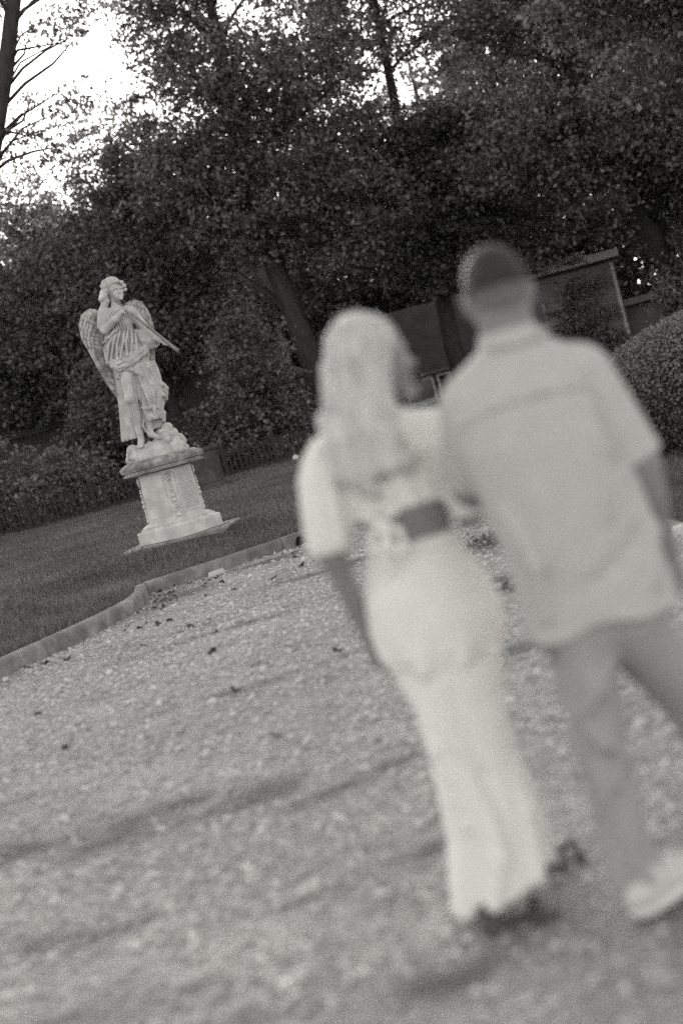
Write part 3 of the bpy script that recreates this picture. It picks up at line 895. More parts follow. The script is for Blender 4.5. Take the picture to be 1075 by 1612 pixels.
# wings: a thick carved blade, small overlapping coverts, long flight feathers
def feather_mesh(L, wd, th):
    mb = MB(); rings = []
    for t in (0, .12, .35, .65, .88, 1.0):
        ww = wd * (0.35 + .65 * math.sin(math.pi * min(1, t * .62 + .22))) * (1 if t < .88 else .55)
        if t == 1.0: ww = wd * .12
        hh = th * (1 - .5 * t)
        rings.append([(-ww / 2, 0, -L * t), (-ww * .22, -hh * .55, -L * t), (0, -hh, -L * t), (ww * .22, -hh * .55, -L * t), (ww / 2, 0, -L * t), (0, hh * .6, -L * t)])
    mb.loft([r_[::-1] for r_ in rings])
    return mb.mesh('feather', False)
def wing(edge_out, edge_in, y_in, y_out, label, flights, coverts):
    eo, ei = np.array(edge_out), np.array(edge_in)
    def samp(E, t):
        sg = np.hypot(*np.diff(E, axis=0).T); cs = np.concatenate([[0], np.cumsum(sg)]); cs /= cs[-1]
        return np.array((np.interp(t, cs, E[:, 0]), np.interp(t, cs, E[:, 1])))
    def P(s_, t):      # s across (0 inner, 1 outer), t down
        a_, b_ = samp(ei, t), samp(eo, t)
        q = a_ * (1 - s_) + b_ * s_
        yy = y_in + (y_out - y_in) * s_ - .05 * math.sin(math.pi * s_)
        return Vector((q[0], yy, q[1]))
    wb = Sdf((min(eo[:, 0].min(), ei[:, 0].min()) - .1, -.1, .85), (max(eo[:, 0].max(), ei[:, 0].max()) + .1, .45, 2.45), .013)
    for j in range(14):
        t = j / 13
        for s_ in np.linspace(.12, .88, 6):
            p = P(s_, t * .96 + .02)
            q = P(s_, min(1, t * .96 + .09))
            wdt = (P(1, t) - P(0, t)).length
            rr = max(.016, min(.045, wdt * .16))
            wb.cone(p, q, rr, rr, .02)
    for j in range(20):
        t, t2 = j / 20 * .8, (j + 1) / 20 * .8
        wb.cone(P(.95, t), P(.95, t2), .034 * (1 - t * .6), .034 * (1 - t2 * .6), .02)
    for j in range(5):
        wb.cone(P(j / 5, .0) + Vector((0, 0, -.02)), P((j + 1) / 5, 0.0) + Vector((0, 0, -.02)), .035, .035, .02)
    wo_ = wb.build('wing', MT['wing'], statue)
    wo_['label'] = label
    rs = random.Random(len(edge_out) * 7 + coverts)
    fm = feather_mesh(.5, .075, .018); fm.materials.append(MT['wing'])
    cm = feather_mesh(.13, .062, .02); cm.materials.append(MT['wing'])
    def put(me, p, q, sc, lift):
        o = link('feather', me, None, wo_)
        d_ = (q - p)
        z_ax = -d_.normalized(); y_ax = Vector((0, 1, 0)); y_ax = (y_ax - z_ax * y_ax.dot(z_ax)).normalized(); x_ax = y_ax.cross(z_ax)
        mm = Matrix((x_ax, y_ax, z_ax)).transposed().to_4x4() @ Matrix.Rotation(rs.uniform(-.45, .45), 4, 'Z')
        mm.translation = p + Vector((0, -lift, 0))
        o.matrix_local = mm @ Matrix.Diagonal((sc[0], 1, sc[1], 1))
    for k_ in range(flights):
        s_ = (k_ + .5) / flights
        t_a = .34 + .10 * s_
        p = P(s_, t_a); q = P(.15 + .7 * s_, min(1.0, .74 + .26 * s_))
        put(fm, p, q, (1.1, (q - p).length / .5), .034 + .010 * (k_ % 2))
    for row in range(coverts):
        t_ = .03 + .40 * row / coverts
        for k_ in range(6):
            s_ = (k_ + .5 + .4 * (row % 2)) / 6.4
            p = P(s_, t_); q = P(min(1, s_ * .97), min(1, t_ + .085))
            put(cm, p, q, (1.05, (q - p).length / .12), .046 + .014 * rs.random())
wing([(-.36, 2.30), (-.44, 2.325), (-.54, 2.28), (-.605, 2.17), (-.62, 1.97), (-.53, 1.66), (-.42, 1.37), (-.385, 1.05), (-.34, .96)],
     [(-.33, 2.26), (-.34, 2.22), (-.33, 2.1), (-.32, 1.95), (-.30, 1.75), (-.29, 1.5), (-.28, 1.3), (-.29, 1.1), (-.31, .97)],
     .14, .10, 'wing on the left side, spread and reaching down to the knee', 7, 9)
wing([(.11, 2.27), (.21, 2.29), (.31, 2.24), (.365, 2.07), (.37, 1.90), (.34, 1.76), (.30, 1.6), (.25, 1.35), (.20, 1.2)],
     [(.08, 2.25), (.09, 2.2), (.10, 2.1), (.10, 1.95), (.10, 1.8), (.09, 1.65), (.08, 1.5), (.08, 1.35), (.12, 1.2)],
     .16, .12, 'wing on the right side, half hidden by the raised arm', 6, 8)

# ------------------------------------------------------------------ grey stone block behind
blk = thing('stone_block', 'dark grey granite block with a flat cap, behind the pedestal on the lawn', 'stone block', (-3.30, 38.0, .40), R(-10))
MB().box((0, 0, .07), (1.0, .9, .14), 0, .015).build('base', MT['greystone'], blk)
MB().box((0, 0, .58), (.86, .76, .88), 0, .02).build('shaft', MT['greystone'], blk)
MB().box((0, 0, 1.07), (.98, .88, .10), 0, .02).build('cap', MT['greystone'], blk)

# ------------------------------------------------------------------ iron fence
FY = 44.5
fence = thing('iron_fence', 'low black iron picket fence with ball-topped posts along the back of the lawn', 'fence', (0, FY, .40))
pk = MB().box((0, 0, .42), (.055, .055, .84)).tube([(0, 0, .84), (0, 0, .88), (0, 0, .95)], [.02, .026, .002], 5).mesh('picket')
pk.materials.append(MT['iron'])
psx = [-11.6, -9.45, -7.35, -5.2, -3.1, -1.5, .6, 2.7]
for a_, b_ in zip(psx[:-1], psx[1:]):
    for zz in (.16, .74):
        MB().box(((a_ + b_) / 2, 0, zz), (b_ - a_ - .09, .03, .035)).build('rail', MT['iron'], fence)
    k_ = int(round((b_ - a_) / .155))
    for i in range(1, k_):
        o = link('picket', pk, None, fence); o.location = (a_ + (b_ - a_) * i / k_, 0, 0)
fp = MB().box((0, 0, .5), (.14, .14, 1.06), 0, .01).mesh('post'); fp.materials.append(MT['iron'])
fb = MB().tube([(0, 0, 1.02), (0, 0, 1.05), (0, 0, 1.07)], [.07, .07, .03], 8).ball((0, 0, 1.14), .10).mesh('finial', True); fb.materials.append(MT['greystone'])
for x_ in psx:
    o = link('post', fp, None, fence); o.location = (x_, 0, 0)
    f_ = link('finial', fb, None, o)

# ------------------------------------------------------------------ houses behind the trees
def window(root, x0, x1, z0, z1, yf, mf, bars=(1, 1), sill=True):
    cx, cz, ww, hh = (x0 + x1) / 2, (z0 + z1) / 2, x1 - x0, z1 - z0
    t = .11
    mb = MB()
    mb.box((x0 + t / 2, yf - .05, cz), (t, .14, hh)); mb.box((x1 - t / 2, yf - .05, cz), (t, .14, hh))
    mb.box((cx, yf - .05, z1 - t / 2), (ww - 2 * t, .14, t)); mb.box((cx, yf - .05, z0 + t / 2), (ww - 2 * t, .14, t))
    fr = mb.build('window', mf, root)
    for i in range(1, bars[0] + 1):
        MB().box((x0 + ww * i / (bars[0] + 1), yf - .04, cz), (.05, .06, hh - 2 * t)).build('glazing_bar', mf, fr)
    for i in range(1, bars[1] + 1):
        MB().box((cx, yf - .035, z0 + hh * i / (bars[1] + 1)), (ww - 2 * t, .05, .05)).build('glazing_bar', mf, fr)
    MB().box((cx, yf - .02, cz), (ww - 2 * t, .02, hh - 2 * t)).build('pane', MT['glass'], fr)
    if sill: MB().box((cx, yf - .09, z0 - .05), (ww + .2, .22, .09)).build('sill', mf, fr)
def gable_roof(root, x0, x1, y0, y1, ze, zr, over=.4, m_=None):
    yc = (y0 + y1) / 2
    mb = MB(); t = .14
    for s_ in (-1, 1):
        ye = y0 - over if s_ < 0 else y1 + over
        v = [(x0 - over, ye, ze), (x1 + over, ye, ze), (x1 + over, yc, zr), (x0 - over, yc, zr)]
        v += [(p[0], p[1], p[2] + t) for p in v]
        mb.add(v, [(3, 2, 1, 0), (4, 5, 6, 7), (0, 1, 5, 4), (1, 2, 6, 5), (2, 3, 7, 6), (3, 0, 4, 7)])
    return mb.build('roof', m_ or MT['roof'], root)
HY = 60.0
h1 = thing('brick_house', 'dark brick house half hidden by trees behind the angel statue', 'house', (0, HY, 0))
MB().box((-9.0, 4.0, 3.2), (17.0, 8.0, 7.4)).build('wall', MT['brick'], h1)
gable_roof(h1, -17.5, -.5, 0, 8, 6.9, 10.2)
window(h1, -7.5, -5.2, 3.4, 5.0, 0, MT['trim_dim'])
window(h1, -12.6, -11.0, 4.0, 5.6, 0, MT['trim_dim'])
window(h1, -10.1, -8.7, 1.0, 2.5, 0, MT['trim'], (1, 1))
window(h1, -1.75, -.75, .75, 1.75, 0, MT['trim'], (0, 1))
MB().box((-9, -.45, 6.78), (17.6, .12, .14)).build('gutter', MT['trim_dim'], h1)
mb = MB(); mb.box((-2.88, -.6, .75), (.12, .12, 1.5)); mb.box((-1.95, -.6, .75), (.16, .16, 1.5))
mb.box((-2.4, -.6, .32), (.8, .10, .10)); mb.build('porch_frame', MT['trim'], h1)
MB().box((-2.4, -.3, .9), (.78, .05, .8)).build('porch_panel', MT['trim_dim'], h1)
MB().box((-.55, -.06, 3.0), (.22, .14, 6.6)).build('corner_board', MT['trim'], h1)

h2 = thing('low_brick_building', 'low dark building with deep slate roof and white framed windows, between the couple', 'building', (0, HY + 1, 0))
MB().box((5.2, 3.0, 1.0), (9.4, 6.0, 2.6)).build('wall', MT['brick'], h2)
mb = MB()
v = [(.3, -.5, 2.12), (10.2, -.5, 2.12), (9.4, 3.0, 5.2), (1.0, 3.0, 5.2), (.3, 6.5, 2.12), (10.2, 6.5, 2.12)]
mb.add(v, [(0, 1, 2, 3), (3, 2, 5, 4), (1, 5, 2), (4, 0, 3), (4, 5, 1, 0)])
mb.build('roof', MT['roof'], h2)
MB().box((5.25, -.56, 2.10), (9.9, .1, .12)).build('gutter', MT['trim_dim'], h2)
for x0 in (1.2, 2.6, 4.0, 5.4, 6.8, 8.2):
    window(h2, x0, x0 + 1.25, .95, 2.0, 0, MT['trim'], (0, 0))

h3 = thing('brick_garage', 'ivy covered brick building with a pale parapet beside the man\'s head', 'building', (0, HY - 2, 0))
MB().box((11.3, 3.0, 2.3), (3.9, 6.0, 4.8)).build('wall', MT['brick2'], h3)
MB().box((11.3, 2.9, 4.84), (4.3, 6.5, .32)).build('parapet', MT['trim'], h3)  # sky light on the roof edge put into the white colour
MB().box((11.3, -.27, 4.62), (4.2, .1, .1)).build('gutter', MT['iron'], h3)
window(h3, 9.75, 10.25, 2.2, 3.7, 0, MT['trim_dim'], (0, 1))
MB().tube([(13.1, -.12, .2), (13.1, -.12, 4.5)], [.06, .06], 8).build('downspout', MT['trim'], h3)
h4 = thing('low_annex', 'low brick annex with a pale eave above the clipped round bush', 'building', (0, HY - 1, 0))
MB().box((17.2, 3.0, 1.3), (7.6, 6.0, 2.8)).build('wall', MT['brick'], h4)
MB().box((17.2, 2.8, 2.8), (8.2, 7.0, .22)).build('roof', MT['roof'], h4)
MB().box((17.2, -.78, 2.78), (8.2, .12, .26)).build('fascia', MT['trim_dim'], h4)
window(h4, 15.0, 16.2, .9, 2.1, 0, MT['trim_dim'])
# ------------------------------------------------------------------ trees
def T(*a, **k): return tree(*a, **k)
LF, LP = MT['leaf'], MT['leaf_pale_lit']
G = 'trees beyond the fence'
T('leaning_tree', 'slim tree with leaning bare trunk and sparse sprays at the left edge', 'tree', (-9.2, 35, .3),
  [(-9.2, 35, .3), (-8.2, 35, 4), (-7.0, 35, 7.4), (-5.85, 35, 9.8), (-5.0, 35, 11.6), (-4.3, 35, 13.3), (-3.7, 35, 15.2), (-3.3, 35, 17)],
  [.34, .28, .24, .22, .20, .18, .13, .05],
  [((-3.3, 35, 12.2), (1.3, .9, .5)), ((-2.3, 35, 13.6), (1.5, .9, .5)), ((-4.9, 35, 9.6), (.9, .8, .7)), ((-3.6, 35, 15.4), (1.6, 1.2, .8)), ((-5.4, 35, 14), (1.0, 1, 1.6)),
   ((-3.9, 35, 10.4), (1.2, .7, .5)), ((-6.6, 35, 8.6), (.9, .8, .9)), ((-5.2, 35, 8.0), (.6, .6, .5))],
  3600, .12, MT['leaf_sun'], None, .20, 18, 34, 3, 2.0, .05)
T('maple_tree', 'tall dark maple with a straight trunk rising right of the bright gap of sky', 'tree', (1.0, 52, .4),
  [(1.0, 52, .2), (.55, 52, 2.2), (.2, 52, 5), (-.2, 52, 9), (-.1, 52, 13), (.2, 52, 17), (.4, 52, 21)], [.62, .46, .42, .36, .28, .18, .06],
  [((.6, 52, 18.5), (3.6, 3, 3.8)), ((-1.6, 52, 17.2), (1.8, 2, 3.2), 1.2), ((-.6, 52, 13.5), (3.2, 3.2, 2.6), 1.6), ((2.6, 51.5, 13), (3.2, 3, 3), 1.3), ((.2, 52, 9.5), (4.0, 3.4, 2.6), 1.7), ((-2.0, 51.5, 10.5), (2.4, 2.6, 2.2), 1.5), ((2.8, 51, 8.0), (3.0, 2.4, 2.0), 1.4)],
  46000, .17, LF, G, .36, 50, 34, 11)
T('oak_tree', 'broad dark oak rising above the woman, sky showing through its crown', 'tree', (6.0, 56, .4),
  [(6.0, 56, .2), (5.9, 56, 3), (6.1, 56, 7), (6.0, 56, 11), (6.3, 56, 16), (6.2, 56, 20)], [.45, .36, .3, .22, .14, .05],
  [((6.2, 56, 19), (4.2, 3, 3.2), .8), ((4.6, 56, 15.0), (2.4, 2.6, 2.6), .8), ((8.4, 56, 15.0), (2.4, 2.6, 2.2), .6), ((5.4, 55, 10.0), (3.6, 3, 2.4), 1.8), ((8.6, 55, 9.6), (3.4, 3, 2.4), 1.8), ((7.0, 54, 6.6), (3.6, 2.4, 1.8), 1.7)],
  46000, .18, LF, G, .36, 50, 34, 12)
T('beech_tree', 'wide dark beech with heavy forked limbs above the man\'s head', 'tree', (14.6, 54, .4),
  [(14.6, 54, .2), (14.2, 53.5, 3), (13.0, 51, 6.5), (11.6, 50, 9), (11.8, 50, 12), (11.0, 50, 15), (10.6, 50, 18)], [.4, .34, .36, .36, .32, .2, .07],
  [((11.2, 50, 15.6), (3.8, 3, 3.0), 1.0), ((9.4, 50, 13), (2.6, 2.6, 2.4), 1.0), ((13.0, 50, 11.6), (3.4, 3, 2.6), 1.4), ((10.6, 49, 8.4), (3.8, 2.6, 2.0), 1.8), ((14.4, 49, 7.8), (3.4, 2.8, 2.2), 1.7), ((12.4, 48.5, 7.4), (3.4, 2.2, 1.2), 1.5)],
  42000, .17, LF, G, .36, 50, 34, 13, 2.4, .18)
T('lime_tree', 'tree with paler drooping leaves filling the upper right corner', 'tree', (13.8, 36, .3),
  [(13.8, 36, .2), (13.5, 36, 4), (13.0, 36, 7), (12.2, 36, 10), (11.6, 36, 13)], [.42, .36, .3, .22, .08],
  [((10.9, 36, 10.4), (2.0, 1.8, 2.0), 1.1), ((12.4, 36, 8.4), (1.9, 1.8, 2.0), 1.3), ((9.0, 36, 9.6), (1.3, 1.3, 1.1), .7), ((9.9, 36, 7.6), (1.2, 1.2, .8), .7), ((12.8, 36, 5.8), (1.8, 1.6, 1.2), 1.1)],
  20000, .15, LP, G, .27, 40, 24, 14)
T('ash_tree', 'lower bushy tree under the sun at the left of the photograph', 'tree', (-9.5, 58, .4),
  [(-9.5, 58, .2), (-9.4, 58, 3), (-9.2, 58, 7), (-9.0, 58, 12)], [.4, .34, .26, .06],
  [((-9.6, 58, 11.4), (3.0, 3, 2.6)), ((-11.6, 57, 8.0), (2.8, 2.6, 2.4), 1.5), ((-7.4, 57, 8.4), (2.8, 2.6, 2.2), 1.5), ((-9.4, 56, 6.0), (3.4, 2.4, 2.0), 1.7)],
  26000, .17, MT['leaf_veiled'], G, .36, 50, 22, 15)
T('sycamore_tree', 'round topped tree between the sun and the dark maple', 'tree', (-5.2, 55, .4),
  [(-5.2, 55, .2), (-5.3, 55, 4), (-5.0, 55, 9), (-4.8, 55, 14)], [.42, .36, .28, .06],
  [((-4.9, 55, 13.0), (2.4, 2.4, 2.2), .8), ((-3.6, 55, 11.2), (2.4, 2.4, 1.8), 1.0), ((-6.6, 55, 10.0), (2.4, 2.4, 1.8), 1.2), ((-5.0, 54, 8.0), (3.4, 2.6, 2.2), 1.7), ((-3.4, 54, 6.0), (3.0, 2.2, 1.8), 1.6)],
  32000, .17, MT['leaf_veiled'], G, .36, 50, 24, 16)
T('hornbeam_tree', 'dense tree at the far left edge behind the shrubs', 'tree', (-15.0, 56, .4),
  [(-15, 56, .2), (-15, 56, 4), (-14.6, 56, 8), (-14.6, 56, 12)], [.4, .34, .26, .06],
  [((-14.6, 56, 10), (3.2, 3, 3.0)), ((-13.4, 55, 6.4), (3.4, 2.6, 2.4), 1.5), ((-16.4, 55, 6.4), (3.0, 2.6, 2.4), 1.2)],
  18000, .18, MT['leaf_veiled'], G, .36, 50, 18, 17)
T('chestnut_tree', 'dark tree at the right edge behind the low annex', 'tree', (18.5, 54, .4),
  [(18.5, 54, .2), (18.4, 54, 4), (18.2, 54, 9), (18, 54, 14)], [.5, .42, .3, .07],
  [((18, 54, 12.5), (4.0, 3, 3.4)), ((16.6, 53, 8.4), (3.4, 2.6, 2.4), 1.6), ((20, 53, 8), (3.4, 2.6, 2.4), 1.2), ((17.4, 52, 5.8), (3.4, 2.2, 1.6), 1.5), ((16.0, 52, 4.6), (2.0, 1.5, 1.2), 1.6)],
  28000, .18, LF, G, .36, 50, 22, 18)
for i, (x_, hh, seed) in enumerate(((-21, 15, 31), (25, 17, 32), (1.5, 19, 33), (9.5, 19, 34), (15, 18, 35), (-27, 15, 36), (21.5, 16, 37))):
    T('distant_tree', ['far tree beyond the left edge of the house', 'far tree beyond the annex roof', 'far tree glimpsed behind the dark maple', 'far tree glimpsed behind the broad oak',
                       'far tree glimpsed behind the wide beech', 'far tree at the outer left', 'far tree seen just above the low annex'][i], 'tree', (x_, 76, .3),
      [(x_, 76, .2), (x_ + .2, 76, 5), (x_, 76, hh * .6), (x_, 76, hh)], [.45, .38, .26, .06],
      [((x_, 76, hh * .76), (4.2, 3.4, hh * .22)), ((x_ - 1.6, 75, hh * .45), (4.0, 3, hh * .2), 1.3), ((x_ + 2, 75, hh * .42), (4.0, 3, hh * .2), 1.3)],
      11000, .24, LF, G, .6, 40, 14, seed)

# ---- the wood behind everything, one far mass
n = 80000
x = rng.uniform(-48, 52, n); y = 84 + rng.uniform(-4, 4, n)
def wood_top(x):
    base = np.interp(x, [-48, -14, -5, -3, 9, 12, 16, 52], [16, 16, 16, 14, 13, 19, 25, 25])
    return base + 1.6 * bumps(x, 0 * x, 71, 0.9) * 3 + 0.8 * bumps(x, 0 * x, 72, 3.0) * 3
z = rng.random(n) ** 1.15 * wood_top(x)
k_ = rng.integers(0, n // 7, n)
cen = np.stack([x, y, z], -1)[k_]
p = cen + rng.normal(size=(n, 3)) * np.array((.9, .9, .55))
v, f = leaf_quads(p, .6 + .55 * rng.random(n), rng)
tag(link('far_wood', fastmesh('far_wood', v, f), LF, None, 'stuff'), 'dark far wood closing the view behind the houses', 'wood')

# ---- shrubs by the fence
def shrub(label, c, r, n, leaf, ml, seed, name='shrub', blobs=None, csize=.22):
    bl = blobs or [((c[0], c[1], c[2] + r[2]), r), ((c[0] - r[0] * .5, c[1], c[2] + r[2] * .7), (r[0] * .6, r[1], r[2] * .7)), ((c[0] + r[0] * .5, c[1], c[2] + r[2] * .65), (r[0] * .6, r[1], r[2] * .65))]
    return tree(name, label, 'shrub', (c[0], c[1], c[2]), [(c[0], c[1], c[2] - .1), (c[0] + .05, c[1], c[2] + r[2] * .6), (c[0], c[1], c[2] + r[2] * 1.4)], [.09, .06, .02],
                bl, n, leaf, ml, 'shrubs along the fence', csize, 34, 12, seed, 2.2, .03)
shrub('tall dark shrub at the far left behind the iron fence', (-11.2, 48.7, .4), (1.9, 1.0, 1.6), 7000, .13, MT['leaf_frontlit'], 41)
shrub('shrub behind the second and third fence posts', (-8.6, 47.8, .4), (1.5, .9, 1.2), 6000, .13, MT['leaf_frontlit'], 42)
shrub('tall shrub left of the angel, above the fence', (-7.2, 50.2, .4), (1.6, 1.2, 2.6), 8000, .14, LF, 43)
shrub('leafy bush close behind the pedestal on the left', (-5.2, 47.2, .4), (.9, .8, .9), 3500, .12, MT['leaf_frontlit'], 44)
shrub('hanging bush with pale leaves between the angel and the big trunk', (-1.7, 48.5, .4), (1.5, 1.2, 2.9), 10000, .14, LP, 45)
shrub('bush with pale leaf tips left of the woman, behind the maple trunk', (2.3, 54.5, .4), (1.5, 1.2, 2.5), 8000, .14, LP, 46)
shrub('dark low shrub under the hanging bush', (-3.6, 49.0, .4), (1.1, 1.0, 1.3), 4500, .13, LF, 47)
shrub('big dark shrub further back at the left', (-13.8, 50.5, .4), (2.2, 1.5, 2.8), 7000, .15, LF, 48)
shrub('ivy mass climbing the brick wall beside the man\'s head', (11.6, 57.6, .3), (1.5, .3, 2.0), 2600, .15, MT['leaf_frontlit'], 49, 'ivy')
shrub('bush growing by the corner of the ivy covered building', (14.6, 52.4, .3), (1.5, .9, 2.1), 6000, .15, MT['leaf_frontlit'], 50)
shrub('creeper spilling over the skylit-toned parapet', (10.6, 57.75, 4.85), (1.7, .3, .16), 800, .13, MT['leaf_frontlit'], 51, 'creeper')
shrub('low shrub below the row of white windows', (7.6, 58.6, .3), (1.3, .8, .5), 2500, .14, LF, 52)

# ---- clipped round bush on the right
hd = thing('clipped_bush', 'large round clipped bush with a pale lit top at the right edge', 'bush', (5.1, 15.6, .14))
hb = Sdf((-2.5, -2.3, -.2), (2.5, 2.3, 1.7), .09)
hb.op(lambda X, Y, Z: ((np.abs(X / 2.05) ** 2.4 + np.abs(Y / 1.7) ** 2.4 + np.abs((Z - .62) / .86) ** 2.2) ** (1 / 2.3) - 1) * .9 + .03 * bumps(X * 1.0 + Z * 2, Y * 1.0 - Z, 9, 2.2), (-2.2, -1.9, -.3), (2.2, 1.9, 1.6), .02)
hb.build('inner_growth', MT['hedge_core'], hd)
n = 150000
d_ = rng.normal(size=(n, 3)); d_ /= np.linalg.norm(d_, axis=1)[:, None]
d_ = d_[(d_[:, 2] > -.75) & (d_[:, 1] < .4) & ((d_[:, 0] < .35) | (rng.random(n) < .25))]
q = (np.abs(d_[:, 0] / 2.05) ** 2.4 + np.abs(d_[:, 1] / 1.7) ** 2.4 + np.abs(d_[:, 2] / .86) ** 2.2) ** (-1 / 2.3)
wav = .03 * bumps(d_[:, 0] * 2.05 * q + 2 * d_[:, 2] * q, d_[:, 1] * 1.7 * q - d_[:, 2] * q, 9, 2.2)
p = d_ * (q * (0.99 + wav + .03 * rng.random(len(d_)) + .03 * rng.random(len(d_)) ** 8))[:, None] + np.array((0, 0, .62))
ok = p[:, 2] > -.02
p, nv_ = p[ok], d_[ok] / np.array((2.05, 1.7, .86)) ** 2
nv_ = nv_ / np.linalg.norm(nv_, axis=1)[:, None] + .75 * rng.normal(size=p.shape)
u_ = np.cross(nv_, rng.normal(size=p.shape)); u_ /= np.linalg.norm(u_, axis=1)[:, None]
w_ = np.cross(nv_, u_); w_ /= np.linalg.norm(w_, axis=1)[:, None]
sz = (.022 + .022 * rng.random(len(p)))[:, None]
v = np.stack([p - u_ * sz * .6, p + w_ * sz * .35, p + u_ * sz * .6, p - w_ * sz * .35], 1).reshape(-1, 3)
f = np.arange(4 * len(p)).reshape(-1, 4)
link('foliage', fastmesh('foliage', v, f), MT['leaf_hedge'], hd, 'stuff')

# ------------------------------------------------------------------ fallen leaves, chips and weeds on the gravel
def leaf_mesh(seed):
    g = random.Random(seed); n_ = 9; pts = []
    for i in range(n_):
        t = 2 * math.pi * i / n_
        rr = (1 if i % 2 else .55) * g.uniform(.8, 1.15)
        pts.append((math.cos(t) * rr * .5, math.sin(t) * rr * .36, .12 * math.cos(t * 2) + g.uniform(0, .08)))
    mb = MB(); mb.add([(0, 0, .02)] + pts + [(0, 0, .0)] + [(a_, b_, c_ - .03) for a_, b_, c_ in pts],
                      [(0, 1 + i, 1 + (i + 1) % n_) for i in range(n_)] + [(n_ + 1, n_ + 2 + (i + 1) % n_, n_ + 2 + i) for i in range(n_)])
    me = mb.mesh('fallen_leaf'); me.materials.append(MT['dead_leaf']); return me
lms = [leaf_mesh(s_) for s_ in range(5)]
rs = random.Random(12)
spots = []
while len(spots) < 46:
    t = rs.random()
    P_ = resample(KERB[4:12], .1)
    b_ = P_[rs.randrange(len(P_))]
    off = .12 + 2.4 * rs.random() ** 2.2
    x_, y_ = b_[0] + off * rs.uniform(.1, .6), b_[1] - off * .9
    if kerb_side(x_, y_) < -.12: spots.append((x_, y_, rs.uniform(.05, .12)))
spots += [(-2.35, 9.6, .11), (-1.9, 8.2, .09), (-1.2, 10.5, .13), (-.9, 8.6, .1), (-.25, 9.0, .12), (-.6, 7.0, .08), (.1, 6.6, .07), (.2, 8.9, .1), (-.1, 10.2, .12), (.9, 11.2, .12)]
for x_, y_, s_ in spots:
    o = link('fallen_leaf', lms[rs.randrange(5)])
    tag(o, 'dark curled fallen leaf lying on the pale gravel', 'leaf', 'fallen leaves on the gravel')
    o.location = (x_, y_, gravel_z(np.array(x_), np.array(y_)) + .014)
    o.rotation_euler = (rs.uniform(-.5, .5), rs.uniform(-.5, .5), rs.uniform(0, 6.3)); o.scale = (s_, s_, s_)
mb = MB(); mb.add([(-.13, -.05, 0), (.12, -.06, 0), (.14, .05, 0), (-.05, .08, 0), (-.1, -.03, .045), (.1, -.04, .06), (.1, .03, .055), (-.04, .05, .05)],
                  [(3, 2, 1, 0), (4, 5, 6, 7), (0, 1, 5, 4), (1, 2, 6, 5), (2, 3, 7, 6), (3, 0, 4, 7)])
o = mb.build('flat_stone', MT['stone']); o.location = (-1.63, 16.72, .0); o.rotation_euler = (0, 0, .6)
tag(o, 'pale flat stone lying against the foot of the kerb', 'stone')
tag(MB().ball((0, 0, .05), (.10, .09, .09)).build('glint_ball', MT['trim']), 'small white ball standing in for a bright glint at the far edge of the lawn, left of the woman', 'stone').location = (-.92, 43.6, .44)  # a bright glint, painted as a white ball
def weed(label, x_, y_, n_, sp, hh, seed):
    g = np.random.default_rng(seed)
    c = np.stack([g.normal(size=n_) * sp[0], g.normal(size=n_) * sp[1], g.random(n_) * hh], -1)
    v_, f_ = leaf_quads(c, .02 + .04 * g.random(n_), g, .5)
    o_ = link('weed_patch', fastmesh('weed_patch', v_, f_), LF)
    o_.location = (x_, y_, float(gravel_z(np.array(x_), np.array(y_)))); o_['kind'] = 'stuff'
    return tag(o_, label, 'weeds')
weed('low dark weeds on the gravel between the couple, farther patch', 1.5, 12.6, 900, (.28, .35), .07, 1)
weed('low dark weeds on the gravel between the couple, nearer patch', 1.28, 9.6, 500, (.25, .10), .05, 2)
weed('thin strip of leaf litter at the curved corner of the kerb', -2.1, 15.3, 90, (.10, .8), .03, 3)

# ------------------------------------------------------------------ people
def finger_hand(s, wrist, direc, side, palm_n, scale=1.0, curl=.6):
    """palm and five fingers grown from the wrist"""
    W = Vector(wrist); D = Vector(direc).normalized(); Sd = Vector(side).normalized(); Pn = Vector(palm_n).normalized()
    L = lambda v_: tuple(v_)
    s.chain([L(W), L(W + D * .045 * scale), L(W + D * .085 * scale)], [.026 * scale, .034 * scale, .034 * scale], .015)
    for i, ln in enumerate((.068, .078, .073, .056)):
        b = W + D * .085 * scale + Sd * (.027 - .018 * i) * scale
        k1 = b + (D + Pn * .25 * curl) * ln * .45 * scale
        k2 = k1 + (D + Pn * .9 * curl) * ln * .32 * scale
        k3 = k2 + (D * .7 + Pn * 1.3 * curl) * ln * .28 * scale
        s.chain([L(b), L(k1), L(k2), L(k3)], [.0105 * scale, .0095 * scale, .0088 * scale, .0075 * scale], .004)
    b = W + D * .025 * scale + Sd * .028 * scale
    k1 = b + (D * .6 + Sd * .7 + Pn * .3) * .042 * scale
    k2 = k1 + (D * .95 + Sd * .15 + Pn * .4) * .032 * scale
    s.chain([L(b), L(k1), L(k2)], [.015 * scale, .011 * scale, .009 * scale], .006)

